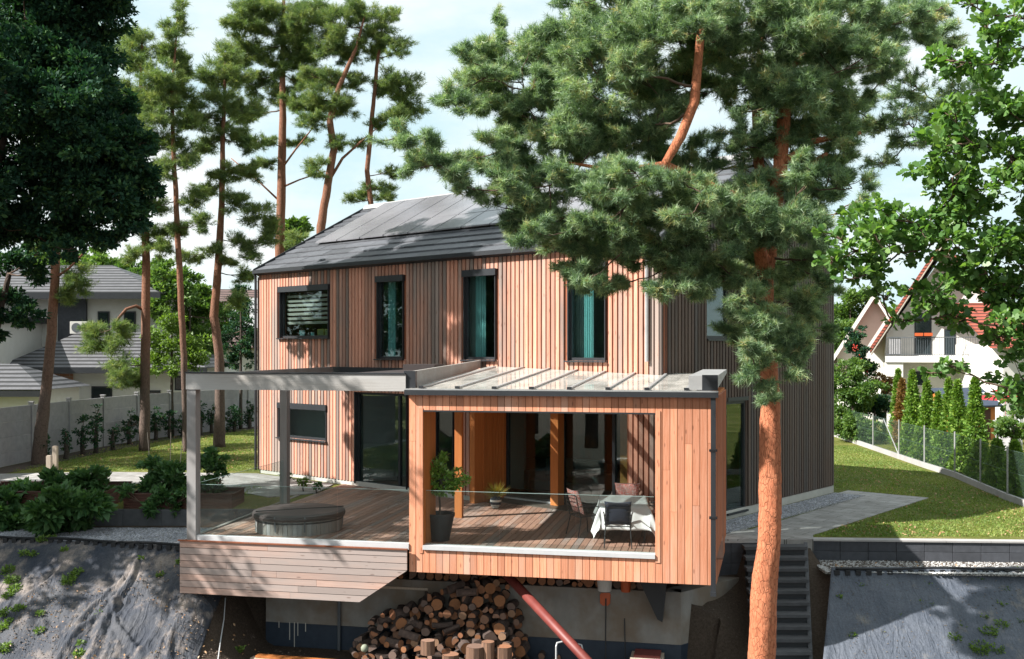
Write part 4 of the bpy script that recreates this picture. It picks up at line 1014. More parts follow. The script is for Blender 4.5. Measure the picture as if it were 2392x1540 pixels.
# logs stored on the ledge behind the wall top
x = 0.55
while x < 8.6:
    k = random.randrange(14); r0 = protos[k][0]
    loc = TP(-3.75 + x + r0, 1.52 + random.uniform(0, .04), -1.02 + r0 + .002)
    if not (4.9 < x < 5.1): place_log(k, loc, (0, random.uniform(0, 6), TR + random.uniform(-.05, .05)), 'dim firewood log in the row stored on top of the concrete wall', 'firewood row on the wall top')
    x += 2*r0 + .012
    if random.random() < .8:
        k2 = random.randrange(14); r2 = protos[k2][0]; place_log(k2, TP(-3.75 + x, 1.56, -1.02 + 2*r0 + r2*.75), (0, random.uniform(0, 6), TR), 'dim firewood log in the row stored on top of the concrete wall', 'firewood row on the wall top')
# buckets on the wall top
for lbl, a, mt_, r_ in (('white bucket standing on the wall top under the terrace', 3.72, 'white', .16), ('orange bucket beside the white one under the terrace', 4.15, 'orange_pl', .11)):
    loc = TP(a, 1.36, -1.0); t = thing('bucket', lbl, 'bucket', loc); t.location.y -= .0
    mb = MB(); mb.lathe([(r_*.85, -.02), (r_, .26), (r_*1.05, .28), (r_*.95, .28), (r_*.8, .0)], 20); mb.build('body', M[mt_], t)
    mb = MB(); mb.path([(r_*math.cos(q), r_*math.sin(q)*.9, .27 - .0 + .0*q) for q in np.linspace(3.3, 6.1, 8)], .005, 4); mb.build('handle', M['blackmetal'], t)
    mb = MB()
# orange snow shovel leaning on the wall
p = P(1413, 1540, 20.9)
sh = thing('shovel', 'orange bladed snow shovel leaning blade up on the concrete wall', 'shovel', (p[0], p[1], -2.55))
mb = MB(); mb.path([(0, -.12, 0), (.03, .12, 1.35)], .014, 7); mb.build('shaft', M['blackmetal'], sh)
mb = MB(); mb.extr([(-.03, .115, 1.2), (-.085, .13, 1.25), (-.09, .135, 1.42), (-.06, .14, 1.46), (.11, .14, 1.46), (.13, .135, 1.42), (.12, .13, 1.25), (.07, .115, 1.2)], (0, .02, 0)); mb.build('blade', M['orange_pl'], sh, bevel=.005)
p = P(1460, 1540, 20.9)
rk = thing('broom', 'thin dark stick leaning on the basement wall beside the orange shovel', 'stick', (p[0], p[1], -2.55)); mb = MB(); mb.path([(0, -.1, 0), (.0, .10, .95)], .012, 6); mb.build('shaft', M['blackmetal'], rk)
mb = MB(); mb.box(-.15, .15, -.13, -.07, .0, .09); mb.build('brush', M['pot'], rk)
# wheelbarrow handles: white bent tube
p = P(1330, 1540, 20.2)
wb = thing('wheelbarrow', 'wheelbarrow with pale bent tube handles standing at the foot of the strut', 'wheelbarrow', (p[0], p[1], -2.6))
mb = MB(); mb.path([(-.26, 0, .2), (-.26, .0, .66), (-.24, .02, .72), (-.12, .05, .74)], .018, 7); mb.build('handle', M['sill'], wb)
mb = MB(); mb.path([(.26, 0, .2), (.26, .0, .60), (.24, .02, .68), (.14, .05, .70)], .018, 7); mb.build('handle', M['sill'], wb)
mb = MB(); mb.extr([(-.3, -.1, .2), (.3, -.1, .2), (.36, -.15, .42), (-.36, -.15, .42)], (0, -.7, 0)); mb.build('tray', M['pot'], wb)
mb = MB(); mb.lathe([(.06, -.04), (.18, -.03), (.18, .03), (.06, .04)], 18, (0, 0, 0)); q = mb.build('wheel', M['blackmetal'], wb); q.location = (0, -.95, .18); q.rotation_euler = (0, R(90), 0)
# crate with boards
p = P(1515, 1535, 20.6)
crt = thing('crate', 'small wooden box with red and pale boards beside the shovel', 'crate', (p[0], p[1], -2.6), TR)
mb = MB(); mb.box(-.35, .3, -.25, .25, 0, .36); mb.build('body', M['stake'], crt)
mb = MB(); mb.box(-.28, .24, -.2, .22, .362, .42); mb.build('lid', M['redpipe'], crt)
for k, (lb, dz, mt_, dx) in enumerate((('orange brown plank lying along the foot of the basement wall', .0, 'orange', 0), ('pale plank under the orange brown plank by the basement wall', -.045, 'stake', -.1))):
    a = P(600, 1519, 21.2); b = P(830, 1530, 20.7); mb = MB(); z = -2.42 + dz
    mb.beam((a[0]+dx, a[1], z), (b[0]+dx, b[1]-.1*k, z), .16, .035); tag(mb.build('plank', M[mt_]), lb, 'plank')
a = P(655, 1524, 21.2)
mb = MB(); mb.lathe([(.02, -.08), (.075, -.04), (.08, .02), (.05, .07), (.01, .085)], 14); tag(mb.build('ball', plain('old_ball', (.3, .33, .25)), None, tuple(P(852, 1515, 20.9)), smooth=True), 'dull greenish ball lying between planks and log heap', 'ball')
# hose running down the soil cut
mb = MB(); pts = [tuple(bank_pt(527, 1400) + np.array([0, -.02, .03])), tuple(bank_pt(524, 1450) + np.array([0, -.02, .04])), tuple(bank_pt(516, 1500) + np.array([0, -.02, .04])), tuple(bank_pt(508, 1560) + np.array([0, -.02, .04]))]
mb.path(pts, .012, 6); tag(mb.build('rope', M['sill']), 'thin pale rope hanging down the soil beside the fabric edge', 'rope')

def bank_bits(rg, n):
    x = rg.uniform(-13, -4.4, n); y = rg.uniform(18.0, 22.2, n); keep = np.sin(x*2.3+y*1.1)+np.sin(x*.9-y*3.1) > -.2; x, y = x[keep], y[keep]
    return np.stack([x, y, ground_h(x, y)+np.where(x < -6.2, .085, .01)], -1)
pebble_field('soil_crumbs', plain('soil_crumbs', (.26, .20, .16), (.15, .11, .085), scale=5, rv=.9, rough=1), bank_bits, 5000, (.008, .028), 6)['label'] = 'crumbs of soil and stones lying on the bank'
def bank_bits2(rg, n):
    x = rg.uniform(3.4, 12, n); y = rg.uniform(18.0, 22.0, n); return np.stack([x, y, ground_h(x, y)+np.where(x > 6.3, .11, .01)], -1)[(x > 6.3) & (y < 21.1) | (x < 4.9)]
pebble_field('soil_crumbs', plain('dark_crumbs', (.20, .17, .14), (.10, .08, .065), scale=5, rv=.9, rough=1), bank_bits2, 2200, (.008, .024), 8)['label'] = 'dark crumbs of soil beside the garden stairs'
# ================================================================ GARDEN AND NEIGHBOURS
# ---- concrete panel fence on the left
FP = [(-17.8, 28.0), (-17.3, 30.6), (-16.95, 33.2), (-16.8, 35.9), (-16.65, 38.6), (-16.4, 41.2), (-16.0, 43.8), (-15.3, 45.9), (-14.65, 47.7), (-13.95, 49.4), (-13.2, 51.3), (-12.3, 53.6), (-11.2, 56.2)]
cf = thing('concrete_fence', 'pale grey concrete panel fence along the left side of the garden', 'fence', (*FP[0], 0))
for k, (x, y) in enumerate(FP):
    mb = MB(); mb.box(x-FP[0][0]-.07, x-FP[0][0]+.07, y-FP[0][1]-.07, y-FP[0][1]+.07, -.3, 2.04); mb.box(x-FP[0][0]-.09, x-FP[0][0]+.09, y-FP[0][1]-.09, y-FP[0][1]+.09, 2.04, 2.08); mb.build('post', M['conc2'], cf)
for (a, b) in zip(FP[:-1], FP[1:]):
    mb = MB()
    for r_ in range(4):
        d_ = Vector((b[0]-a[0], b[1]-a[1], 0)).normalized()*.06
        mb.beam((a[0]-FP[0][0]+d_.x, a[1]-FP[0][1]+d_.y, r_*.505+.245-.05), (b[0]-FP[0][0]-d_.x, b[1]-FP[0][1]-d_.y, r_*.505+.245-.05), .05, .497)
    mb.build('panel', M['conc2'], cf)

# ---- foliage generators
def unit(v): return v / np.maximum(np.linalg.norm(v, axis=-1, keepdims=True), 1e-9)
def needle_verts(cent, dirs, nn, ln, wd, rg, twig=.10, spread=.9, droop=0):
    n = len(cent); c = np.repeat(cent, nn, 0); d = np.repeat(dirs, nn, 0); s = rg.uniform(0, 1, (n*nn, 1))
    base = c - d * twig * s
    nd_ = unit(d * rg.uniform(.35, 1.1, (n*nn, 1)) + unit(rg.normal(size=(n*nn, 3))) * spread)
    L = ln * rg.uniform(.7, 1.15, (n*nn, 1)); tip = base + nd_ * L
    side = unit(np.cross(nd_, rg.normal(size=(n*nn, 3)))) * wd / 2
    V = np.stack([base - side, base + side, tip], 1); return V
def clump_points(c, rx, ry, rz, n, rg, subs=None, flat=.55, shell=.5, pk=.5):
    """points gathered in small pads inside an ellipsoid; directions point outwards and up"""
    subs = subs or max(5, int((rx*rz)**.5 * 16)); sd = unit(rg.normal(size=(subs, 3))) * (rg.uniform(0, 1, (subs, 1)) ** shell)
    sc = sd * np.array([rx, ry, rz]) * .88
    pick = rg.integers(0, subs, n); pr = min(rx, rz) * pk
    off = unit(rg.normal(size=(n, 3))) * rg.uniform(0, 1, (n, 1)) ** .5 * np.array([pr, pr, pr*flat])
    p = sc[pick] + off
    out_ = unit(p / np.array([rx, ry, rz])); dr = unit(out_ * .7 + off / pr * .6 + np.array([0, 0, .35]) + rg.normal(size=(n, 3)) * .25)
    return p + c, dr, np.clip(.5 + .22 * rg.normal(size=n) + .18*(rg.random(subs)[pick]-.5)*2, 0, 1), sc + c
def limb_path(a, b, rg, sag=.12, k=6, wob=.04):
    a = np.array(a, float); b = np.array(b, float); L = np.linalg.norm(b-a); pts = []
    for i in range(k+1):
        t = i/k; p = a*(1-t) + b*t; p[2] += -sag*L*math.sin(math.pi*t)*.6; p = p + rg.normal(size=3)*wob*L*math.sin(math.pi*t)*.5; pts.append(tuple(p))
    return pts
def nearest_on(tr, tz):
    """a point and radius of the stem at height tz"""
    for (p, q) in zip(tr[:-1], tr[1:]):
        if p[0][2] <= tz <= q[0][2]:
            t = (tz-p[0][2])/max(q[0][2]-p[0][2], 1e-6); return p[0]*(1-t)+q[0]*t, p[1]*(1-t)+q[1]*t
    e = tr[-1] if tz > tr[-1][0][2] else tr[0]; return e
def dens(tr, k):
    res = []
    for (p, q) in zip(tr[:-1], tr[1:]):
        for i in range(k): t = i/k; res.append((p[0]*(1-t)+q[0]*t, p[1]*(1-t)+q[1]*t))
    res.append(tr[-1]); return res
def make_tree(name, label, cat, stem, clumps, seed, leaf, bark, group=None, kind='needle', dn=1.0, ln=.1, wd=.008, nn=26, twig=.12, limbs=(), depth=.8, nstem=10, rise=.9, twigs=2, stemjit=.03, sub=None, extra=0, grow=1.0, flat=.55, padk=.5):
    """stem: [(px, py, Y, radius)]; clumps: [(px, py, rx, ry[, dY])] on the measuring grid at the stem's depth"""
    rg = np.random.default_rng(seed); random.seed(seed)
    Y0 = stem[0][2]; tr = [(P(a, b, Y), r_) for a, b, Y, r_ in stem]; base = tr[0][0].copy()
    t = thing(name, label, cat, tuple(base), group=group)
    mb = MB(); dt = dens(tr, 7 if nstem < 20 else 26)
    wob = np.cumsum(rg.normal(size=(len(dt), 2)), 0)*(.006 if nstem < 20 else .002)
    mb.path([tuple(p - base + np.array([wob[i, 0], wob[i, 1], 0])) for i, (p, r_) in enumerate(dt)], [r_ for i, (p, r_) in enumerate(dt)], nstem, jit=stemjit, nz=.09)
    tk = mb.build('trunk', bark, t, smooth=True)
    lb = MB(); Vs = []; Rn = []
    for L_ in limbs:
        pts = [P(a, b, Y) for a, b, Y, r_ in L_]; lm = MB(); lm.path([tuple(p-base) for p in pts], [q[3] for q in L_], 10, jit=.05); lm.build('limb', bark, t, smooth=True)
    nodes = [(p, r_, 0.0) for p, r_ in dt[int(len(dt)*.15):]]
    for L_ in limbs:
        q_ = dens([(P(a, b, Y), r_) for a, b, Y, r_ in L_], 4); nodes += [(p, r_, .3) for p, r_ in q_]
    full = []
    for cdef in clumps:
        px, py, rx, ry = cdef[:4]; Yc = Y0 + (cdef[4] if len(cdef) > 4 else rg.uniform(-1, 1)*depth*1.3*max(rx, 20)/FOC*Y0)
        full.append((px, py, rx*grow, ry*grow, Yc))
        for _ in range(extra or 0):
            full.append((px+rg.uniform(-1, 1)*rx*.9, py+rg.uniform(-1, 1)*ry*.9, rx*.6*grow, ry*.6*grow, Yc+rg.uniform(-1, 1)*rx*1.6/FOC*Y0))
    NP = np.array([n_[0] for n_ in nodes])
    full.sort(key=lambda c: float(np.min(np.linalg.norm(NP - P(c[0], c[1], c[4]), axis=1))))
    for px, py, rx, ry, Yc in full:
        c = P(px, py, Yc); s = Yc/FOC; rx *= s; rz = ry*s; ryy = max(rx, rz)*depth
        area = (rx*rz); n = int(dn * area * (1150 if kind == 'needle' else 1300)); n = max(n, 16)
        p, dr, rv, sc = clump_points(c, rx, ryy, rz, n, rg, subs=sub, flat=flat, pk=padk)
        if kind == 'needle':
            V = needle_verts(p, dr, nn, ln, wd, rg, twig); Vs.append(V.reshape(-1, 3)); Rn.append(np.clip(np.repeat(rv, nn) + rg.normal(size=n*nn)*.07, 0, 1))
        else:
            V = leaf_verts(p, dr, ln, kind, rg); Vs.append(V.reshape(-1, 3)); Rn.append(np.clip(rv + rg.normal(size=n)*.12, 0, 1))
        NP = np.array([n_[0] for n_ in nodes]); dv = c - NP; dd_ = np.linalg.norm(dv, axis=1)
        cost = dd_ + np.array([n_[2] for n_ in nodes])*.25 + np.maximum(NP[:, 2] - c[2] - rz*.3, 0)*.8*rise
        bi = int(np.argmin(cost)); a, r0, h0 = nodes[bi]; r_ = min(max(r0*.62, .012), .014+.011*dd_[bi])
        lp = limb_path(a, c, rg, sag=.10); rr = np.linspace(r_, max(r_*.45, .008), len(lp)); lb.path([tuple(np.array(q)-base) for q in lp], list(rr), 6)
        for i in range(2, len(lp)): nodes.append((np.array(lp[i]), float(rr[i]), h0 + dd_[bi]*i/6))
        for q in sc[rg.permutation(len(sc))[:max(3, int(len(sc)*.5*twigs))]]:
            i = rg.integers(3, len(lp)); tp = limb_path(lp[i], q, rg, k=3); lb.path([tuple(np.array(z)-base) for z in tp], list(np.linspace(max(r_*.3, .008), .005, 4)), 4, caps=False)
    if lb.v: lb.build('branches', M['twig'], t, smooth=True)
    V = np.concatenate(Vs) - base; npmesh('foliage' if kind != 'needle' else 'needles', V, 3 if kind == 'needle' else NV[kind], np.concatenate(Rn), leaf, t)
    return t
NV = {'leaf': 4, 'oak': 12, 'scale': 3}
OAK = np.array([(0, 0), (.10, .16), (.24, .20), (.20, .34), (.36, .48), (.26, .62), (.30, .80), (0, 1.0), (-.28, .82), (-.24, .60), (-.36, .44), (-.14, .20)])
LEAF = np.array([(0, 0), (.26, .5), (0, 1), (-.26, .5)])
SCL = np.array([(-.3, 0), (.3, 0), (0, 1)])
def leaf_verts(p, dr, ln, kind, rg):
    n = len(p); sh = {'oak': OAK, 'leaf': LEAF, 'scale': SCL}[kind]; d = unit(dr + rg.normal(size=(n, 3))*.55)
    s = unit(np.cross(d, rg.normal(size=(n, 3)) + np.array([0, 0, 1.2]))); nn_ = np.cross(s, d); L = ln*rg.uniform(.65, 1.2, (n, 1, 1))
    fold = np.abs(sh[:, 0])[None, :, None]*.35 - (sh[:, 1]**2)[None, :, None]*.18
    return p[:, None] + (s[:, None]*sh[None, :, :1] + d[:, None]*sh[None, :, 1:2] + nn_[:, None]*fold)*L

# ---- the big pine in front
STEM = [(1776, 1900, 16.0, 0.236), (1780, 1600, 16.0, 0.214), (1783, 1400, 16.0, 0.200), (1797, 1250, 16.0, 0.178), (1800, 1100, 16.0, 0.165), (1800, 950, 16.0, 0.151), (1790, 800, 16.0, 0.134), (1786, 650, 16.0, 0.125), (1805, 520, 16.1, 0.125), (1822, 400, 16.2, 0.111), (1838, 200, 16.3, 0.098), (1842, 0, 16.4, 0.080), (1850, -300, 16.5, 0.045)]
LIMBS = [[(1788, 660, 16.0, .11), (1770, 560, 15.7, .10), (1740, 470, 15.6, .09), (1640, 430, 15.4, .085), (1552, 385, 15.0, .08), (1590, 320, 14.9, .075), (1622, 240, 15.0, .07), (1636, 90, 15.1, .06), (1650, -60, 15.2, .04)],
         [(1810, 500, 16.3, .10), (1790, 420, 16.5, .095), (1772, 385, 16.7, .085), (1765, 250, 17.0, .06), (1780, 60, 17.2, .04)],
         [(1822, 412, 16.2, .08), (1850, 408, 16.2, .06), (1930, 360, 16.6, .035)],
         [(1552, 385, 15.0, .055), (1440, 400, 15.4, .035), (1330, 380, 15.8, .02)],
         [(1830, 380, 16.2, .06), (1900, 330, 16.2, .05), (2010, 310, 16.3, .03)],
         [(1840, 160, 16.3, .07), (1930, 100, 16.3, .05), (2060, 60, 16.4, .03)]]
CL = [(935, 325, 55, 38), (1010, 365, 62, 42), (1055, 400, 45, 28), (1045, 240, 40, 55), (1090, 185, 42, 40), (1140, 130, 55, 50), (1172, 55, 18, 50), (1150, 215, 60, 45), (1240, 110, 70, 60), (1320, 170, 90, 70), (1225, 250, 75, 55), (1260, 330, 80, 45), (1410, 60, 100, 75), (1400, 180, 90, 75), (1330, 280, 95, 60), (1430, 310, 90, 70), (1530, 70, 95, 80), (1550, 200, 85, 75), (1640, 70, 90, 85), (1680, 190, 55, 60), (1510, 290, 75, 60), (1270, 410, 85, 50), (1180, 400, 50, 40), (1100, 440, 40, 25), (1390, 420, 100, 55), (1480, 440, 80, 55),
      (1240, 540, 62, 34), (1330, 560, 80, 42), (1440, 520, 85, 50), (1540, 560, 90, 50), (1640, 490, 95, 55), (1740, 460, 90, 55), (1700, 560, 100, 50), (1800, 530, 90, 60), (1880, 510, 65, 60), (1610, 620, 75, 42), (1335, 640, 45, 26), (1400, 655, 40, 22), (1560, 660, 50, 35), (1690, 640, 80, 45), (1800, 620, 80, 55), (1880, 620, 60, 55), (1895, 700, 50, 50), (1790, 720, 75, 50), (1790, 800, 80, 45), (1745, 790, 40, 45), (1850, 850, 45, 40), (1765, 860, 50, 40), (1725, 720, 45, 40), (1790, 925, 40, 20),
      (1760, 60, 100, 75), (1870, 50, 100, 65), (1990, 50, 95, 55), (2100, 45, 85, 42), (2050, 115, 70, 38), (2150, 80, 45, 30), (1790, 190, 75, 70), (1890, 190, 85, 60), (1960, 170, 70, 50), (1850, 300, 75, 50), (1950, 290, 75, 48), (1970, 370, 55, 36), (1720, 300, 45, 40), (1990, 440, 55, 34), (1900, 400, 55, 44), (1840, 440, 60, 40), (1880, 780, 45, 45), (1560, 480, 80, 40), (1400, -20, 110, 50), (1600, -30, 120, 50), (1800, -40, 130, 50), (2000, -30, 100, 40)]
POLY = [(1060, 230), (1090, 140), (1170, 70), (1240, 60), (1370, 10), (1400, -40), (2150, -40), (2190, 70), (2080, 160), (1990, 420), (1920, 480), (1930, 700), (1880, 820), (1770, 850), (1700, 720), (1600, 680), (1500, 680), (1300, 630), (1200, 560), (1170, 480), (1100, 440), (930, 330), (1070, 320)]
def inpoly(x, y, pl):
    c = False; j = len(pl) - 1
    for i in range(len(pl)):
        (xi, yi), (xj, yj) = pl[i], pl[j]
        if (yi > y) != (yj > y) and x < (xj-xi)*(y-yi)/(yj-yi)+xi: c = not c
        j = i
    return c
GAPS = [(1125, 285, 50), (1700, 250, 55), (1660, 340, 40), (1720, 385, 40), (2060, 300, 60), (1600, 300, 40), (1870, 620, 20), (1950, 540, 30)]
rgf = random.Random(99); FILL = []
while len(FILL) < 150:
    x, y = rgf.uniform(900, 2200), rgf.uniform(-40, 850)
    if not inpoly(x, y, POLY) or any(math.hypot(x-a, y-b) < r_ for a, b, r_ in GAPS) or any(math.hypot(x-a[0], y-a[1]) < 31 for a in FILL): continue
    FILL.append((x, y, rgf.uniform(40, 62), rgf.uniform(28, 44), rgf.uniform(-.4, 2.2)))
FILL += [(1540, 405, 42, 26, -1.7), (1590, 420, 40, 24, -1.7), (1650, 10, 60, 46, -1.8), (1630, 60, 45, 34, -1.9), (1600, -20, 60, 40, -1.6), (1240, 470, 55, 34, .6), (1330, 500, 60, 34, .4), (1430, 470, 60, 34, .5), (1520, 490, 60, 34, .3), (1210, 520, 45, 28, .2), (1300, 560, 50, 30, 1.0), (1400, 590, 60, 30, .8), (1500, 610, 60, 30, .6), (1380, 650, 40, 22, -.3), (1460, 660, 45, 24, .3), (1180, 350, 50, 40, .4), (1170, 440, 45, 30, .4), (1560, 425, 60, 30, -1.3), (1650, 440, 60, 32, -1.2), (1480, 400, 50, 30, -1.2), (1720, 470, 60, 30, -.8)]
make_tree('pine_tree', 'very large pine with orange bark in front of the terrace, crown covering the house roof', 'tree', STEM, [(*c, ((-.9, .5)[i_ % 2] if 470 < c[1] < 680 and c[0] < 1760 else float(np.sin(c[0]*.7+c[1]*.3))*1.1)) for i_, c in enumerate(CL)] + FILL, 3, M['pine'], M['bark'], kind='needle', dn=.85, ln=.115, wd=.0095, nn=24, twig=.15, grow=1.4, extra=1, limbs=LIMBS, depth=.85, nstem=34, twigs=1.3, stemjit=.012)
# cut knot on the big stem
# ---- pines in the garden, left to right
def gpine(stem, clumps, seed, label, dn=.42, limbs=(), leaf='pine2', name='pine_tree', grp=None, **kw):
    kw = {**dict(ln=.19, wd=.017, nn=15, twig=.26, grow=1.6, extra=1, depth=.9, nstem=12, twigs=1.3, flat=.5, padk=.5, sub=16), **kw}
    return make_tree(name, label, 'tree', stem, clumps, seed, M[leaf], M['bark2'], grp, 'needle', dn, limbs=limbs, **kw)
gpine([(91, 1092, 34.8, .26), (97, 1000, 34.8, .21), (108, 900, 34.8, .175), (120, 780, 34.8, .16), (129, 640, 34.8, .15), (132, 500, 34.8, .13), (140, 200, 34.8, .10), (150, 0, 34.8, .06)],
      [(185, 650, 28, 34), (160, 690, 20, 20), (100, 560, 40, 26), (240, 260, 55, 40), (200, 120, 60, 50), (290, 330, 38, 34), (100, 300, 60, 50), (60, 150, 60, 50), (230, 420, 40, 26)], 21, 'leaning pine by the concrete fence, nearest to the dark tree', limbs=[[(128, 650, 34.8, .05), (160, 628, 34.7, .04), (195, 592, 34.6, .03)]])
gpine([(338, 1056, 39.5, .215), (338, 960, 39.5, .19), (339, 833, 39.5, .18), (340, 700, 39.5, .165), (337, 560, 39.5, .14), (330, 400, 39.5, .11), (325, 250, 39.5, .08), (330, 90, 39.5, .04)],
      [(318, 90, 34, 26), (300, 140, 45, 34), (355, 190, 45, 34), (300, 215, 52, 36), (345, 260, 45, 34), (275, 280, 50, 34), (330, 330, 42, 32), (350, 400, 40, 26), (320, 450, 40, 28), (370, 550, 30, 26), (310, 590, 24, 20), (380, 580, 28, 18), (290, 500, 34, 22), (240, 800, 34, 32), (270, 850, 34, 34), (300, 890, 30, 24), (225, 775, 26, 18), (285, 780, 28, 24)], 22, 'straight pine with a bent bare side branch in front of the neighbour house',
      limbs=[[(337, 725, 39.5, .07), (318, 715, 39.3, .06), (295, 722, 39.1, .055), (278, 742, 39.0, .05), (262, 768, 39.0, .03)]])
gpine([(435, 1062, 39.0, .12), (431, 940, 39.0, .11), (430, 833, 39.0, .12), (422, 700, 39.0, .12), (416, 560, 39.0, .11), (408, 400, 39.0, .09), (404, 200, 39.0, .06), (418, 30, 39.0, .02)],
      [(420, 25, 16, 30), (412, 70, 26, 22), (390, 115, 36, 26), (425, 150, 36, 24), (380, 180, 40, 28), (430, 220, 36, 24), (375, 250, 40, 26), (440, 290, 34, 22), (385, 320, 38, 24), (430, 360, 34, 22), (380, 400, 30, 22), (450, 470, 30, 22), (420, 540, 26, 20), (470, 520, 26, 20), (370, 480, 24, 20)], 23, 'thin grey pine beside the left terrace post')
gpine([(512, 1046, 41.0, .25), (513, 960, 41.0, .2), (513, 833, 41.0, .18), (500, 740, 41.0, .17), (512, 620, 41.0, .15), (520, 480, 41.0, .12), (524, 300, 41.0, .09), (530, 140, 41.0, .04)],
      [(530, 130, 30, 24), (500, 180, 44, 28), (560, 180, 36, 24), (520, 230, 48, 30), (470, 270, 40, 26), (575, 260, 34, 24), (520, 310, 44, 24), (580, 330, 34, 20), (480, 350, 34, 22), (540, 400, 36, 24), (590, 400, 28, 20), (545, 470, 34, 22), (600, 500, 34, 26), (625, 540, 26, 28), (560, 560, 24, 18), (480, 440, 30, 20), (570, 640, 26, 20), (550, 700, 22, 20), (450, 600, 30, 14), (490, 580, 24, 14), (590, 590, 22, 20), (535, 610, 20, 14)], 24, 'crooked pine just left of the house corner')
gpine([(652, 1000, 47, .26), (652, 800, 47, .24), (653, 600, 47, .22), (656, 450, 47, .2), (657, 300, 47, .17), (658, 150, 47, .12), (660, 0, 47, .07)],
      [(660, 10, 60, 40), (600, 30, 50, 34), (710, 50, 50, 34), (650, 80, 66, 34), (590, 110, 46, 30), (720, 120, 46, 30), (640, 150, 56, 28), (700, 190, 50, 26), (600, 200, 46, 26), (560, 60, 36, 28), (665, 230, 40, 20), (580, 260, 40, 22), (720, 250, 38, 20), (560, 150, 34, 22), (600, 330, 34, 16), (620, 380, 26, 14), (700, 330, 26, 12), (690, 555, 26, 20)], 25, 'tall pine with a bare straight stem behind the left roof edge',
      limbs=[[(654, 400, 47, .05), (690, 350, 46.8, .04), (730, 300, 46.6, .025)], [(653, 470, 47, .05), (600, 420, 47.4, .035), (540, 370, 47.6, .02)], [(654, 440, 47, .05), (700, 420, 46.8, .035), (760, 400, 46.6, .02)]])
gpine([(750, 1000, 45, .22), (750, 700, 45, .2), (750, 530, 45, .19), (765, 430, 45, .17), (778, 350, 45, .16), (768, 280, 45, .14), (790, 200, 45, .11), (830, 110, 45, .07), (850, 30, 45, .03)],
      [(790, 60, 46, 30), (840, 30, 44, 26), (750, 110, 34, 28), (800, 120, 44, 24), (860, 80, 34, 22), (745, 230, 38, 30), (790, 250, 38, 26), (730, 280, 30, 22), (770, 190, 30, 22), (740, 390, 26, 20), (720, 180, 26, 22), (825, 190, 26, 20), (790, 330, 24, 16), (760, 20, 34, 22)], 26, 'forked dark pine rising behind the left end of the ridge',
      limbs=[[(770, 420, 45, .07), (800, 370, 45, .06), (850, 325, 45, .04), (880, 300, 45, .02)], [(765, 420, 45, .05), (735, 390, 45, .03)]])
gpine([(872, 1000, 46, .14), (872, 600, 46, .13), (868, 480, 46, .12), (858, 400, 46, .11), (868, 280, 46, .10), (880, 160, 46, .08), (893, 70, 46, .03)],
      [(893, 55, 34, 24), (915, 100, 34, 24), (870, 120, 26, 20), (925, 190, 36, 26), (950, 240, 36, 26), (890, 200, 28, 22), (960, 200, 26, 20), (930, 270, 34, 22), (880, 290, 22, 16), (840, 330, 18, 12), (880, 440, 34, 16), (845, 460, 28, 14), (905, 460, 22, 14), (910, 400, 20, 12)], 27, 'slim pine with a curved stem nearest to the gap of sky')
# ---- the dark broadleaf tree on the left and its low neighbour
cl = [(60, 30, 100, 80), (180, 20, 90, 70), (255, 30, 45, 50), (40, 130, 90, 80), (140, 130, 90, 80), (215, 130, 55, 60), (60, 240, 100, 80), (170, 230, 80, 70), (70, 350, 100, 80), (180, 340, 80, 60), (270, 330, 50, 50), (310, 390, 45, 55), (70, 450, 100, 70), (190, 440, 90, 70), (280, 460, 55, 60), (100, 530, 90, 45), (200, 530, 60, 45), (320, 480, 30, 40), (240, 390, 60, 60), (-80, 100, 90, 90), (-80, 280, 90, 90), (-80, 440, 90, 80), (20, 520, 70, 50), (250, 560, 34, 22), (150, 575, 40, 20), (120, -60, 120, 60), (250, -50, 60, 50), (262, 330, 50, 60, 3.6), (240, 400, 50, 50, 3.8), (225, 250, 55, 60, 3.0), (190, 170, 60, 60, 2.4), (150, 80, 60, 60, 1.6), (120, -10, 60, 60, 1.0), (100, -100, 70, 60, .2), (280, 270, 30, 50, 3.4), (170, 280, 60, 60, 2.8), (130, 200, 60, 60, 2.2), (100, 100, 60, 60, 1.4), (170, -60, 60, 60, .4), (140, -180, 60, 60, 0), (285, 420, 30, 50, 3.9), (60, -170, 120, 80), (180, -160, 90, 80), (120, -290, 100, 70), (20, -300, 90, 70), (220, -280, 80, 60), (80, -380, 90, 60), (180, -400, 80, 50), (0, -120, 90, 70), (240, -140, 60, 50), (340, 430, 30, 60), (300, 520, 40, 30), (160, 590, 60, 16), (330, 330, 34, 44), (-60, -200, 80, 80)]
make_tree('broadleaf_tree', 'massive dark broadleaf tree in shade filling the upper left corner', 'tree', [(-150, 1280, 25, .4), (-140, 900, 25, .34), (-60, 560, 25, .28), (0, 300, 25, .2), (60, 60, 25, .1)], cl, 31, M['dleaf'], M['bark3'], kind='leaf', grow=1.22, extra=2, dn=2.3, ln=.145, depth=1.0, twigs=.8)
cl = [(20, 620, 70, 50), (80, 640, 40, 45), (10, 710, 70, 50), (60, 730, 45, 40), (-20, 790, 60, 30), (90, 590, 34, 26), (-60, 700, 60, 60)]
make_tree('broadleaf_tree', 'low dark crown at the left edge beneath the massive tree', 'tree', [(-120, 1240, 27, .2), (-70, 1000, 27, .16), (-20, 800, 27, .12), (20, 640, 27, .06)], cl, 32, M['dleaf'], M['bark3'], kind='leaf', dn=2.0, ln=.15, depth=1.0, twigs=.8)
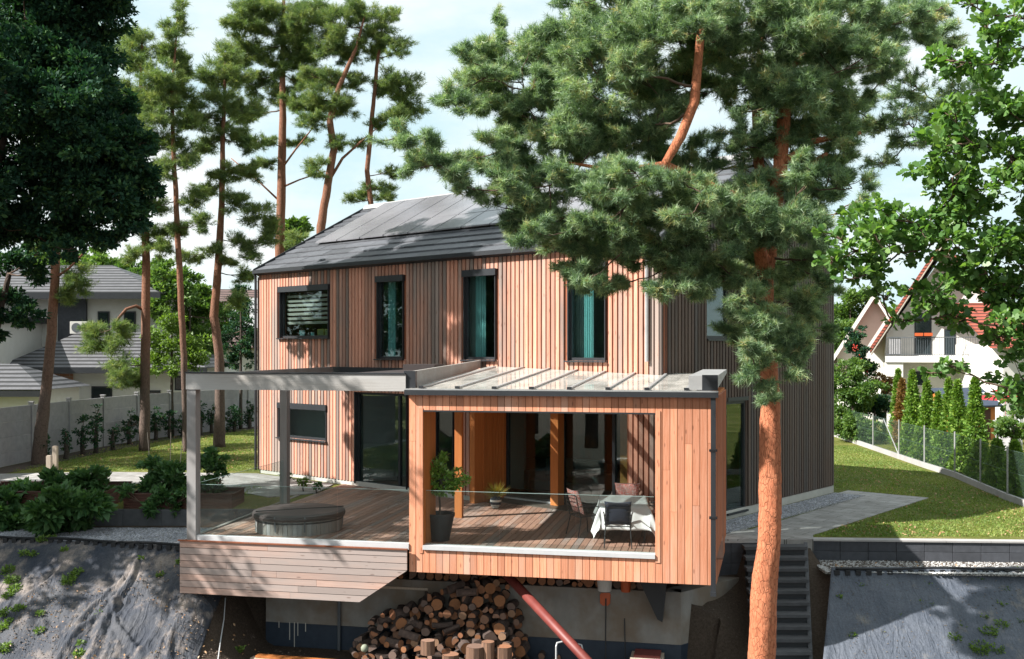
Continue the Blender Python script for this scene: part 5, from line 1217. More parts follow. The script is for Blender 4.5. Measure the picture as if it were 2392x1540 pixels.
# trees outside the frame on the left whose shade falls on the garden
for k, (x, y, h_, s_) in enumerate(((-24, 22, 13, 5), (-16.3, 20.8, 12.5, 4.2), (-27, 31, 14, 5))):
    rg = random.Random(50+k); Yc = y; px = 1196 + x/y*FOC; f = lambda z: 816 - (z-EYE)/y*FOC
    cls = [(px + rg.uniform(-1, 1)*s_*FOC/y*.7, f(h_*.62 + rg.uniform(-.32, .38)*h_), s_*FOC/y*.36, s_*FOC/y*.26, rg.uniform(-1, 1)*s_*.7) for _ in range((15, 26, 15)[k])]
    make_tree('broadleaf_tree', ['tall dark tree beyond the left edge of the frame', 'slender tree on the bank beyond the left edge of the frame', 'tall dark tree beside the concrete fence outside the frame'][k], 'tree', [(px, f(-.3), y, .3), (px, f(h_*.5), y, .22), (px, f(h_*.9), y, .06)], cls, 60+k, M['dleaf'], M['bark3'], kind='leaf', dn=(.25, .7, .25)[k], ln=(.34, .2, .34)[k], depth=1, twigs=.4)
for k, (x, y, h_) in enumerate(((-42, 12, 8.5), (-46, 22, 9), (-44, 0, 8), (-40, -12, 8.5))):
    rg = random.Random(70+k); b0 = np.array([x, y, 0.]); px = 1196 + x/30*FOC
    cls = [(px + rg.uniform(-1, 1)*330, 816 - (h_*rg.uniform(.3, .95)-EYE)/30*FOC, 240, 150, rg.uniform(-3, 3)) for _ in range(12)]
    o = make_tree('broadleaf_tree', 'dark tree of the grove to the left, seen only in the window panes', 'tree', [(px, 816+EYE/30*FOC, 30, .3), (px, 816-(h_*.8-EYE)/30*FOC, 30, .08)], cls, 170+k, M['dleaf'], M['bark3'], 'grove left of the frame', kind='leaf', dn=.12, ln=.6, depth=1, twigs=.3); o.location = (x, y, 0)
# ---- oak on the right
cl = [(2010, 520, 60, 40), (1985, 590, 55, 30), (2060, 560, 60, 45), (2130, 520, 60, 45), (2000, 640, 45, 24), (2055, 620, 40, 26), (2200, 480, 60, 45), (2100, 590, 50, 30), (2190, 560, 60, 40), (2260, 520, 70, 55), (2340, 560, 70, 60), (2260, 600, 70, 45), (2300, 680, 70, 45), (2360, 700, 50, 60), (2200, 690, 50, 40), (2240, 740, 45, 28), (2150, 680, 36, 24), (2060, 690, 30, 24), (2330, 760, 60, 34), (2230, 430, 60, 40), (2300, 440, 60, 50), (2360, 380, 50, 60), (2200, 340, 60, 45), (2290, 330, 60, 55), (2170, 390, 45, 30), (2220, 270, 55, 40), (2320, 240, 55, 55), (2240, 150, 60, 34), (2330, 150, 50, 50), (2200, 130, 40, 22), (2360, 60, 40, 50), (2300, 60, 30, 36), (2270, 10, 34, 18), (2385, 880, 50, 60), (2350, 930, 30, 30), (2390, 780, 40, 60), (2450, 300, 80, 200), (2450, 600, 80, 150), (1945, 545, 30, 14), (1935, 610, 34, 12), (2110, 745, 36, 10), (2230, 855, 34, 8), (2180, 870, 26, 8)]
cl = [(a, b, rx*.9, ry*.9) for a, b, rx, ry in cl]
make_tree('oak_tree', 'sunlit oak with large lobed leaves hanging in from the right edge', 'tree', [(2620, 1700, 13, .25), (2600, 1200, 13, .2), (2540, 800, 13, .16), (2500, 400, 13, .12), (2450, 50, 13, .06)], cl, 41, M['oak'], M['bark3'], kind='oak', dn=1.1, grow=1.38, extra=2, ln=.11, depth=.8, twigs=.7, rise=.5)
# pine standing behind the oak
gpine([(2560, 1400, 18, .2), (2540, 800, 18, .18), (2500, 500, 18, .15), (2470, 250, 18, .1), (2450, 100, 18, .05)],
      [(2130, 215, 55, 30), (2190, 240, 60, 34), (2110, 265, 46, 28), (2210, 290, 45, 30), (2090, 320, 36, 20), (2160, 330, 50, 24), (2260, 230, 50, 34), (2130, 180, 30, 20), (2060, 380, 40, 20), (2040, 300, 30, 20), (2250, 330, 40, 24)], 28, 'olive green pine boughs showing between the large pine and the oak', leaf='pine', ln=.10, wd=.009, twig=.15, nn=26)

# ---- background greenery
def bush(name, label, cat, items, seed, leaf, ln=.2, dn=1.4, Yc=50, depth=.8, kind='leaf', group=None, base_py=None, bark='bark3'):
    x0 = sum(i[0] for i in items)/len(items); yb = base_py or (816 + EYE*FOC/Yc)
    return make_tree(name, label, cat, [(x0, yb, Yc, .09), (x0, (yb+items[0][1])/2, Yc, .07), (x0, min(i[1] for i in items)+6, Yc, .03)], items, seed, M[leaf], M[bark], group, kind, dn, ln=ln, depth=depth, twigs=.5, grow=1.3, extra=1)
bush('broadleaf_tree', 'bright green round tree behind the neighbour roof', 'tree', [(260, 630, 50, 26), (330, 640, 50, 30), (370, 620, 30, 16), (220, 650, 40, 22), (390, 660, 30, 20), (300, 665, 50, 22)], 71, 'bleaf', .32, .8, 66)
bush('broadleaf_tree', 'bright green tree between the thin grey pine and the crooked pine', 'tree', [(460, 690, 36, 26), (430, 720, 30, 30), (480, 730, 28, 24), (445, 770, 34, 30)], 72, 'bleaf', .26, .9, 58)
bush('shrub', 'yellowish green bush behind the garden pines above the concrete fence', 'shrub', [(400, 790, 40, 36), (450, 810, 36, 34), (380, 840, 34, 26), (420, 850, 36, 20), (360, 790, 24, 26), (470, 850, 30, 18), (390, 750, 30, 26), (350, 850, 26, 26)], 73, 'weed', .17, .8, 46)
bush('pine_tree', 'small dark spruce between the crooked pine and the house corner', 'tree', [(560, 750, 24, 20), (570, 790, 30, 24), (545, 820, 30, 20), (580, 830, 26, 20), (560, 690, 18, 24), (530, 780, 22, 20), (590, 790, 20, 26), (550, 850, 36, 14), (575, 715, 20, 20)], 74, 'dleaf', .13, 1.6, 50)
bush('broadleaf_tree', 'pale green treetop peeking over the left slope of the roof', 'tree', [(690, 545, 26, 20), (680, 575, 24, 18), (700, 520, 16, 12)], 75, 'bleaf', .3, .9, 60)
for k, (x, y, h_, sd) in enumerate(((-60, 85, 12, 1), (-42, 95, 13, 2), (-28, 100, 12, 3), (-12, 105, 12, 4), (4, 105, 12, 5), (18, 100, 11, 6), (34, 92, 11.5, 7), (50, 85, 12, 8), (66, 80, 13, 9), (-75, 60, 13, 10), (26, 78, 9, 11), (44, 74, 10, 12))):
    px = 1196 + x/y*FOC; f = lambda z: 816 - (z-EYE)/y*FOC; rg = random.Random(sd)
    cls = [(px + rg.uniform(-1, 1)*6*FOC/y*.8, f(rg.uniform(.12, .85)*h_*.62), 3.6*FOC/y, 2.2*FOC/y) for _ in range(10)]
    make_tree('broadleaf_tree', 'distant green tree in the belt of trees beyond the houses', 'tree', [(px, f(-.3), y, .3), (px, f(h_*.4), y, .2), (px, f(h_*.6), y, .05)], cls, 90+k, M['bleaf'], M['bark3'], 'distant trees beyond the houses', 'leaf', .06, ln=.8, depth=.8, twigs=.3)

bush('broadleaf_tree', 'green tree behind the upper roof of the left neighbour house', 'tree', [(170, 640, 60, 26), (110, 620, 50, 30), (60, 650, 60, 30), (210, 610, 40, 20)], 76, 'bleaf', .3, .8, 72)
bush('broadleaf_tree', 'green tree filling the gap behind the garden pines', 'tree', [(400, 700, 40, 34), (480, 800, 34, 30), (530, 740, 30, 34), (380, 650, 34, 24), (430, 660, 30, 26)], 77, 'bleaf', .24, .9, 54)
# ---- shrubs along the concrete fence
SHR = [(105, 1035, 12, 24, 35.6), (195, 1000, 16, 26, 38.5), (225, 985, 14, 34, 39.2), (265, 1010, 10, 22, 40.3), (305, 990, 20, 26, 42.6), (365, 975, 18, 24, 44.6), (398, 978, 16, 22, 45.6), (428, 985, 10, 20, 46.4), (470, 965, 14, 22, 47.4), (495, 965, 12, 18, 48.3), (549, 968, 22, 24, 49.2), (585, 960, 14, 22, 51.0), (155, 1020, 10, 20, 37.0)]
words = ['first', 'second', 'third', 'fourth', 'fifth', 'sixth', 'seventh', 'eighth', 'ninth', 'tenth', 'eleventh', 'twelfth', 'small extra']
SHR.sort()
for k, (px, py, rx, ry, Y) in enumerate(SHR):
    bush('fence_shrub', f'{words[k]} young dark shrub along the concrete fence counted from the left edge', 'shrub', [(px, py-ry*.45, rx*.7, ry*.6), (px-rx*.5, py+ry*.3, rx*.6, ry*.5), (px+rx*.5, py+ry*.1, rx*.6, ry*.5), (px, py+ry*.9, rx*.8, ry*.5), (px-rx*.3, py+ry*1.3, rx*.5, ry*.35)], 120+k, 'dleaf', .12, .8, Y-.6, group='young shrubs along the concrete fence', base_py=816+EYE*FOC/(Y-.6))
# mulch strip in front of the fence
mb = MB(); L1 = [(x+.1, y) for x, y in FP]; L2 = [(x+1.15, y-.1) for x, y in FP][::-1]
for a, b in zip(FP[:-1], FP[1:]): mb.prism([(a[0]+.1, a[1]), (b[0]+.1, b[1]), (b[0]+1.2, b[1]), (a[0]+1.2, a[1])][::-1], -.05, .009)
tag(mb.build('ground', M['soil']), kind='structure')
# two pale stakes on the paved strip
for px, py, h_, lb in ((115, 1109, .58, 'shorter pale wooden stake on the paved strip by the leaning pine'), (129, 1102, .80, 'taller pale wooden stake on the paved strip by the leaning pine')):
    p = G(px, py, 0); mb = MB(); mb.box(-.07, .07, -.07, .07, 0, h_); mb.box(-.055, .055, -.055, .055, h_, h_+.02); tag(mb.build('stake', M['stake'], None, tuple(p)), lb, 'stake')
# raised vegetable beds
def planter(label, x0, x1, y0, y1, h_, rz=0):
    t = thing('raised_bed', label, 'planter', ((x0+x1)/2, (y0+y1)/2, -.02), rz); w_, d_ = (x1-x0)/2, (y1-y0)/2; mb = MB(); nb = 4
    for k in range(nb):
        z0, z1 = k*h_/nb+.003, (k+1)*h_/nb-.003
        mb.box(-w_, w_, -d_, -d_+.04, z0, z1); mb.box(-w_, w_, d_-.04, d_, z0, z1); mb.box(-w_, -w_+.04, -d_+.04, d_-.04, z0, z1); mb.box(w_-.04, w_, -d_+.04, d_-.04, z0, z1)
    mb.build('boards', M['planter'], t); mb = MB(); mb.box(-w_+.04, w_-.04, -d_+.04, d_-.04, .05, h_-.07); mb.build('soil', M['soil'], t)
    mb = MB(); mb.box(-w_-.02, w_+.02, -d_-.02, -d_+.06, h_, h_+.03); mb.box(-w_-.02, w_+.02, d_-.06, d_+.02, h_, h_+.03); mb.build('rim', M['planter'], t); return t
planter('long dark wooden raised bed full of squash plants at the left edge', -13.4, -10.0, 25.1, 27.0, .42, -.0)
planter('dark wooden raised bed with tomato plants beside the terrace', -9.5, -6.85, 25.12, 26.3, .36, -.0)
# low concrete kerb holding the gravel bed
kb = thing('kerb_wall', 'low grey concrete kerb between the raised beds and the gravel bed', 'kerb', (-11.3, 24.92, -.42), -.0)
mb = MB()
for k in range(6): mb.box(k*.93+.004, k*.93+.926, 0, .12, 0, .43)
mb.build('blocks', M['step'], kb)
def plantc(name, label, cat, items, Y, seed, leaf, ln, dn, kind='leaf', group=None, bz=0.0, depth=.8, grow=1.0):
    return make_tree(name, label, cat, [(sum(i[0] for i in items)/len(items), 816+(EYE-bz)*FOC/Y, Y, .02), (sum(i[0] for i in items)/len(items), min(i[1] for i in items), Y, .008)], items, seed, M[leaf], M['bark3'], group, kind, dn, ln=ln, depth=depth, twigs=.6, grow=grow)
plantc('squash_plant', 'broad leaved squash plants sprawling out of the long raised bed', 'plant', [(30, 1170, 50, 26), (90, 1150, 45, 20), (150, 1135, 45, 18), (200, 1125, 40, 14), (40, 1210, 45, 24), (-30, 1180, 50, 30), (232, 1120, 14, 22)], 25.9, 141, 'veg', .24, 2.4, bz=.3, grow=1.6)
plantc('squash_plant', 'large drooping rhubarb like plant spilling over the kerb onto the gravel', 'plant', [(130, 1190, 60, 32), (180, 1195, 45, 30), (100, 1220, 45, 22), (160, 1225, 45, 20), (210, 1180, 30, 22)], 24.2, 142, 'veg', .30, 2.6, bz=-.3, grow=1.3)
plantc('tomato_plant', 'bushy tomato plants in the raised bed left of the terrace post', 'plant', [(370, 1110, 32, 24), (350, 1150, 26, 30), (400, 1130, 34, 34), (380, 1175, 24, 20), (425, 1110, 20, 26), (360, 1090, 24, 14)], 26.0, 143, 'veg', .16, 2.4, bz=.3, grow=1.3)
plantc('tomato_plant', 'tall leafy plant seen between the left terrace posts', 'plant', [(487, 1060, 16, 24), (480, 1100, 28, 24), (500, 1130, 26, 26), (475, 1150, 24, 22), (510, 1090, 16, 20)], 25.9, 144, 'veg', .16, 2.4, bz=.3, grow=1.3)
plantc('tomato_plant', 'leafy plant trailing over the front boards of the raised bed', 'plant', [(385, 1165, 34, 22), (350, 1185, 22, 16), (400, 1185, 26, 16), (430, 1165, 20, 20), (300, 1150, 20, 14)], 25.0, 145, 'veg', .16, 2.4, bz=.2, grow=1.2)
plantc('squash_plant', 'dark leafy plants hanging down at the left end of the gravel bed', 'plant', [(20, 1215, 50, 26), (70, 1225, 40, 20), (-20, 1200, 40, 26), (10, 1170, 40, 20)], 24.6, 146, 'veg', .26, 2.4, bz=-.2, grow=1.2)
for k, (px, dpx, lb) in enumerate(((352, -8, 'leftmost thin cane over the tomato bed'), (397, 2, 'upright thin cane over the tomato bed'), (418, 10, 'thin cane next to the terrace post'))):
    a = P(px, 1110, 26.1); b = P(px+dpx+ (0 if k else -0), 1010, 26.1); mb = MB(); mb.path([tuple(a), tuple(b)], .009, 5); tag(mb.build('cane', M['stake']), lb, 'cane')
# plants at the house foot
for k, (px, py, lb) in enumerate(((668, 1112, 'low plant at the left end of the white house plinth'), (705, 1126, 'low dry plant in front of the middle of the white plinth'), (735, 1133, 'low red tinged plant in front of the white plinth by the deck'))):
    plantc('low_plant', lb, 'plant', [(px, py, 16, 7), (px+10, py+3, 12, 6)], 28.4-.3*k, 150+k, ['veg', 'weed', 'veg'][k], .10, 3.0, bz=0)

# ---- potted tree and flower pot on the deck
pt = thing('potted_tree', 'small round headed citrus tree in a tapering black pot on the deck', 'potted tree', (-1.48, 20.98, 0))
mb = MB(); mb.lathe([(.20, 0), (.30, .50), (.315, .50), (.315, .56), (.28, .56), (.26, .46), (.02, .46)], 28); mb.build('pot', M['pot'], pt, smooth=False)
mb = MB(); mb.lathe([(.26, .455), (.02, .475)], 24); mb.build('soil', M['soil'], pt)
rg = np.random.default_rng(5); mb = MB(); mb.path([(0, 0, .45), (.01, .0, .7), (-.01, 0, .95), (.02, 0, 1.15)], [.022, .02, .017, .015], 7)
V = []; rn = []
for c, r3 in (((.0, 0, 1.45), (.36, .32, .28)), ((-.2, .02, 1.30), (.26, .26, .2)), ((.25, 0, 1.3), (.30, .26, .22)), ((.02, 0, 1.66), (.26, .22, .16)), ((.15, -.05, 1.05), (.26, .22, .14)), ((.45, 0, 1.2), (.2, .16, .14)), ((-.33, 0, 1.2), (.14, .14, .12)), ((-.05, -.1, 1.08), (.22, .16, .14))):
    p_, d_, r_, sc = clump_points(np.array(c), *r3, int(900*r3[0]), rg, subs=10); V.append(leaf_verts(p_, d_, .085, 'leaf', rg).reshape(-1, 3)); rn.append(r_)
    mb.path([(.01, 0, 1.0), tuple((np.array(c)+np.array([.01, 0, 1.0]))/2), c], [.012, .009, .004], 5)
mb.build('trunk', M['bark3'], pt); npmesh('foliage', np.concatenate(V), 4, np.concatenate(rn), M['ctree'], pt)
fx, fy = P(1158, 1172, 25.3)[:2]
fp = thing('flower_pot', 'small blue and white striped pot with a spiky plant at the back of the deck', 'flower pot', (fx, fy, .0))
mb = MB(); mb.lathe([(.09, 0), (.13, .08)], 20); mb.build('pot_base', M['white'], fp)
mb = MB(); mb.lathe([(.13, .08), (.14, .15)], 20, closed=False); mb.build('pot_stripe', M['navy'], fp)
mb = MB(); mb.lathe([(.14, .15), (.14, .20)], 20, closed=False); mb.build('pot_stripe', M['white'], fp)
mb = MB(); mb.lathe([(.14, .20), (.11, .27), (.12, .29), (.02, .27)], 20, closed=False); mb.build('pot_rim', M['bitum'], fp)
p_, d_, r_, sc = clump_points(np.array([0, 0, .46]), .24, .24, .16, 220, rg, subs=14); V = needle_verts(np.zeros((260, 3)) + np.array([0, 0, .27]), unit(np.random.default_rng(3).normal(size=(260, 3)) * np.array([1, 1, .4]) + np.array([0, 0, .9])), 1, .42, .022, rg, 0, .1)
npmesh('leaves', V.reshape(-1, 3), 3, rg.random(len(V)), leafmat('yellow_spiky_leaves', [(0, (.10, .14, .03)), (1, (.30, .20, .04))]), fp)

# ---- right garden: chain link fence, thujas, shrubs
FR = [(15.9, 54), (15.45, 50), (15.15, 46.2), (14.9, 42.4), (14.65, 38.9), (14.45, 36.0), (14.6, 34.1) if False else (14.35, 33.3), (13.95, 30.6), (13.6, 28.2), (13.4, 25.6), (13.3, 23.0)]
rf = thing('chain_link_fence', 'green chain link fence on a low concrete kerb beside the right lawn', 'fence', (FR[0][0], FR[0][1], -.25)); ox, oy = FR[0]
for x, y in FR:
    mb = MB(); mb.path([(x-ox, y-oy, -.1), (x-ox, y-oy, 1.48)], .026, 7); mb.build('post', M['cap'], rf)
for (a, b) in zip(FR[:-1], FR[1:]):
    mb = MB(); mb.beam((a[0]-ox, a[1]-oy, .06), (b[0]-ox, b[1]-oy, .06), .09, .24); mb.build('kerb', M['slab'], rf)
    L = math.hypot(b[0]-a[0], b[1]-a[1]); ux, uy = (b[0]-a[0])/L, (b[1]-a[1])/L; mb = MB(); H = 1.2; z0 = .2; st_ = .075; wdt = .0035
    k = -H
    for sgn in (1, -1):
        s0 = -H if sgn > 0 else 0
        q = s0
        while q < (L if sgn > 0 else L+H):
            # wire from (q,0) to (q+sgn*H,H), clipped to the bay
            t0 = max(0, -q) if sgn > 0 else max(0, q-L); t1 = min(H, L-q) if sgn > 0 else min(H, q)
            if t1 > t0:
                A_ = (q+sgn*t0, z0+t0); B_ = (q+sgn*t1, z0+t1)
                mb.add([(a[0]-ox+ux*A_[0], a[1]-oy+uy*A_[0], A_[1]-wdt), (a[0]-ox+ux*B_[0], a[1]-oy+uy*B_[0], B_[1]-wdt), (a[0]-ox+ux*B_[0], a[1]-oy+uy*B_[0], B_[1]+wdt), (a[0]-ox+ux*A_[0], a[1]-oy+uy*A_[0], A_[1]+wdt)], [(0, 1, 2, 3)], .5)
            q += st_
    for z in (z0, z0+H/2, z0+H): mb.beam((a[0]-ox, a[1]-oy, z), (b[0]-ox, b[1]-oy, z), .006, .006)
    mb.build('wire_mesh', M['wire'], rf)
mb = MB(); a, b = (14.65-ox, 38.9-oy), (14.9-ox, 42.4-oy); mb.path([(a[0], a[1], .15), (b[0]+.0, b[1]-1.2, 1.35)], .022, 6); mb.build('brace', M['cap'], rf)
def thuja(label, px, top, base, w_, Y, seed, leaf='thuja', name='thuja', grp='thujas behind the chain link fence'):
    rg = np.random.default_rng(seed); b = P(px, base, Y); h_ = (base-top)/FOC*Y; r0 = w_/2/FOC*Y
    t = thing(name, label, 'hedge plant', (b[0], b[1], b[2]), group=grp); n = int(1500*h_*r0*2.2)
    z = rg.uniform(0, 1, n)**.9; rr = r0*np.clip((1-z)**.75*1.12, 0, 1)*np.clip(.55+z*6, 0, 1); a_ = rg.uniform(0, 6.28, n); lump = 1+.16*np.sin(a_*5+z*14)+.12*np.sin(a_*3-z*23+seed)
    q = rg.uniform(.62, 1.03, n)*lump; p = np.stack([rr*q*np.cos(a_), rr*q*np.sin(a_), z*h_], -1)
    d = unit(np.stack([np.cos(a_)*.5, np.sin(a_)*.5, np.full(n, .9)], -1)+rg.normal(size=(n, 3))*.25)
    npmesh('foliage', leaf_verts(p, d, .15, 'leaf', rg).reshape(-1, 3), 4, np.clip(.5+.25*rg.normal(size=n), 0, 1), M[leaf], t)
    mb = MB(); mb.path([(0, 0, 0), (0, 0, h_*.8)], [.05, .015], 6); mb.build('trunk', M['bark3'], t); return t
TH = [(2098, 866, 1010, 34, 44, 'thuja', 'first green thuja of the row, right behind the brown one'), (2107, 888, 1020, 34, 43, 'thuja_brown', 'brown dried out thuja in the row'),
      (2131, 868, 1040, 40, 42, 'thuja', 'tall thuja just right of the brown one'), (2165, 892, 1050, 38, 40, 'thuja', 'thuja in front of the playhouse wall'), (2191, 920, 1060, 30, 39, 'thuja', 'shortest thuja of the row'),
      (2216, 887, 1070, 34, 38, 'thuja', 'thuja before the playhouse roof, left of a close pair'), (2237, 892, 1080, 42, 37, 'thuja', 'thuja before the playhouse roof, right of a close pair'), (2278, 887, 1100, 50, 35.5, 'thuja', 'broadest and tallest thuja of the row'),
      (2120, 980, 1075, 40, 39.5, 'thuja', 'low thuja behind the wire next to the fence brace'), (2150, 990, 1085, 40, 38, 'thuja', 'low rounded thuja behind the wire in the middle'), (2200, 1000, 1100, 44, 36, 'thuja', 'low thuja behind the wire under the close pair'),
      (2245, 1020, 1120, 44, 34.3, 'thuja', 'low thuja behind the wire near the broad one'), (2290, 1030, 1135, 54, 32.5, 'thuja', 'rounded thuja behind the wire near the green post'), (2330, 1030, 1160, 56, 30.5, 'thuja', 'thuja standing where the hedge turns dark'), (2370, 1035, 1180, 60, 29.2, 'thuja', 'dark thuja at the right edge of the picture'), (2420, 1040, 1200, 66, 28, 'thuja', 'thuja just beyond the right edge of the picture')]
for k, (px, top, base, w_, Y, lf, lb) in enumerate(TH):
    p = (16.0 if Y > 36 else 15.4); thuja(lb, px, top, 816+(EYE+.25)*FOC/Y, w_*1.12, Y, 200+k, lf)
bush('shrub', 'broad dark green shrub right beside the grey gable wall', 'shrub', [(1975, 880, 34, 30), (2000, 930, 36, 34), (1970, 960, 34, 34), (2020, 900, 34, 30), (1985, 1000, 34, 30), (2010, 860, 24, 20)], 301, 'bleaf', .16, 1.6, 46)
bush('rowan', 'rowan with red berries in front of the white gable house', 'tree', [(2000, 780, 18, 14), (2010, 810, 22, 18), (2000, 840, 24, 18), (2030, 860, 26, 18), (1995, 800, 14, 14)], 302, 'dleaf', .13, 2.2, 47)
bush('hedge', 'dark clipped hedge between the rowan and the thujas', 'hedge', [(2035, 940, 26, 20), (2060, 945, 26, 20), (2040, 965, 30, 18)], 303, 'dleaf', .14, 2.4, 47)
bush('shrub', 'green shrub growing through the far end of the wire fence', 'shrub', [(1975, 1000, 26, 26), (2020, 1010, 26, 24), (2060, 1020, 22, 24)], 304, 'bleaf', .14, 1.8, 45.5)
bush('shrub', 'reddish brown bush before the neighbour porch', 'shrub', [(2060, 890, 22, 16), (2072, 905, 16, 12)], 305, 'thuja_brown', .14, 1.8, 48)
bush('broadleaf_tree', 'green tree rising between the gable wall and the white house', 'tree', [(1980, 740, 34, 36), (1960, 790, 26, 36), (2010, 700, 30, 26), (1995, 770, 26, 24)], 306, 'bleaf', .25, 1.1, 68)
bush('shrub', 'grey green flowering shrub beside the swing at the right edge', 'shrub', [(2360, 985, 36, 22), (2380, 1010, 36, 20), (2340, 1010, 24, 14), (2385, 960, 26, 16)], 307, 'bleaf', .14, 1.8, 33)
bp = []
for k, (px, py) in enumerate(((2012, 872), (1998, 812), (2018, 880), (2005, 842))):
    p = P(px, py, 46.3); mb = MB()
    for j in range(14):
        o_ = np.random.default_rng(k*20+j).normal(size=3)*.09; mb.lathe([(.005, -.035), (.035, 0), (.005, .035)], 7, tuple(o_))
    o = mb.build('berry_cluster', M['berry'], None, tuple(p)); tag(o, 'bunch of red rowan berries in front of the white house', 'berries', 'red berry bunches of the rowan')
    rw = [x for x in bpy.data.objects if x.name.startswith('rowan')][0]; o.parent = rw; o.location = tuple(p - np.array(rw.location))
    for kk in ('label', 'category', 'group'): del o[kk]

# ---- neighbour houses
def hip(mb, x0, x1, y0, y1, z0, z1, ov=.5, ridge=.35, r=None):
    X0, X1, Y0, Y1 = x0-ov, x1+ov, y0-ov, y1+ov; ym = (Y0+Y1)/2; ri = min((X1-X0)/2-.01, (Y1-Y0)/2*.95)
    A_, B_ = (X0+ri, ym, z1), (X1-ri, ym, z1)
    mb.add([(X0, Y0, z0), (X1, Y0, z0), (X1, Y1, z0), (X0, Y1, z0), A_, B_], [(0, 1, 5, 4), (1, 2, 5), (2, 3, 4, 5), (3, 0, 4), (3, 2, 1, 0)], r)
def wbox(t, name, x0, x1, y0, y1, z0, z1, mat): mb = MB(); mb.box(x0, x1, y0, y1, z0, z1); return mb.build(name, M[mat], t)
def nwin(t, x0, x1, y, z0, z1, tall=False):
    mb = MB(); mb.box(x0, x1, y-.03, y+.05, z0, z1); fo = mb.build('window', M['dark'], t); p = MB(); p.box(x0+.07, x1-.07, y-.045, y-.033, z0+.07, z1-.07); p.build('pane', M['glassn'], fo)
    q = MB(); q.box(x0-.05, x1+.05, y-.12, y, z0-.05, z0-.004); q.build('sill', M['sill'], fo); return fo
m_, t_, o_ = node_mat('neighbour_pane'); principled(t_, o_, (.02, .03, .035), .06, spec=.8); M['glassn'] = m_
def ac(t, x, y, z):
    mb = MB(); mb.box(x-.45, x+.45, y-.36, y-.03, z-.32, z+.32); a_ = mb.build('air_conditioner', M['white'], t, bevel=.02)
    mb = MB(); mb.lathe([(.24, 0), (.24, .012)], 20); f_ = mb.build('fan_grille', M['pvc'], a_); f_.location = (x-.12, y-.365, z); f_.rotation_euler = (R(90), 0, 0)
nh = thing('neighbour_house', 'large pale house with dark hipped roofs behind the concrete fence on the left', 'house', (-20, 50, 0))
wbox(nh, 'upper_storey', -9, 1.35, 3, 10, 3.0, 6.75, 'white')
wbox(nh, 'stair_tower', -3.35, -1.9, 2.8, 3.0, 3.0, 6.6, 'block')
mb = MB(); hip(mb, -12, 1.6, 2.6, 10, 6.75, 8.5, .6); mb.build('upper_roof', M['tiles_dark'], nh)
mb = MB(); mb.box(-12.6, 2.2, 1.98, 2.1, 6.45, 6.78); mb.build('eaves', M['dark'], nh)
nwin(nh, -1.0, .1, 2.96, 4.6, 6.1) if False else nwin(nh, -1.35, -.75, 2.96, 4.65, 5.85); nwin(nh, .0, .6, 2.96, 4.65, 5.85); ac(nh, -2.1, 2.75, 5.0)
wbox(nh, 'ground_floor', -3.6, 4.6, 0, 9, 0, 2.95, 'white'); wbox(nh, 'brick_panel', -4.2, -1.35, -.06, -.003, 0, 2.7, 'brick')
mb = MB(); hip(mb, -4.3, 4.8, -.2, 4.6, 3.0, 4.75, .55); mb.build('lower_roof', M['tiles_dark'], nh)
mb = MB(); mb.box(-4.9, 5.4, -.86, -.76, 2.75, 3.03); mb.build('eaves', M['dark'], nh)
nwin(nh, -.45, .55, -.03, .9, 2.1); nwin(nh, 2.3, 2.9, -.03, 1.1, 1.9); nwin(nh, 3.6, 4.0, -.03, 1.9, 2.6)
wbox(nh, 'side_wing', -9, -4.25, -2, 6, 0, 5.2, 'white'); wbox(nh, 'side_parapet', -9.1, -3.95, -2.4, 6, 5.2, 5.5, 'dark'); ac(nh, -5.0, -2, 3.75)
wbox(nh, 'upper_wing', -9, -3.4, 5, 10, 5.5, 7.4, 'white')
gr = thing('garage', 'low outbuilding with a dark tiled hip roof just behind the concrete fence', 'garage', (-22, 43.5, 0))
wbox(gr, 'walls', -5, 2.0, 0, 4, 0, 2.2, 'white'); wbox(gr, 'fascia', -5.4, 2.35, -.4, -.3, 1.9, 2.18, 'dark'); mb = MB(); hip(mb, -5, 2.0, 0, 4, 2.2, 3.25, .42); mb.build('roof', M['tiles_dark'], gr)
# brown roofed house with panels behind the pines
bh = thing('neighbour_house', 'house with a brown tiled roof and solar panels between the pines and the house corner', 'house', (-17.6, 66, 0), .25)
wbox(bh, 'walls', -3, 7, 0, 9, 0, 4.2, 'white')
mb = MB(); mb.extr([(-3.5, -.5, 4.0), (-3.5, 4.5, 8.0), (-3.5, 9.5, 4.0), (-3.5, 9.3, 3.9), (-3.5, 4.5, 7.8), (-3.5, -.3, 3.9)], (11, 0, 0)); mb.build('roof', M['tiles_brown'], bh)
for k in range(3): mb = MB(); mb.add([(-.6+k*1.25, 1.0, 5.3), (.6+k*1.25, 1.0, 5.3), (.6+k*1.25, 3.6, 7.38), (-.6+k*1.25, 3.6, 7.38), (-.6+k*1.25, 1.0, 5.24), (.6+k*1.25, 1.0, 5.24), (.6+k*1.25, 3.6, 7.32), (-.6+k*1.25, 3.6, 7.32)], [(0,1,2,3), (4,7,6,5), (0,4,5,1), (1,5,6,2), (2,6,7,3), (3,7,4,0)]); mb.build('solar_panel', M['cap'], bh)
nwin(bh, 1, 2.2, -.03, 1.2, 2.6)
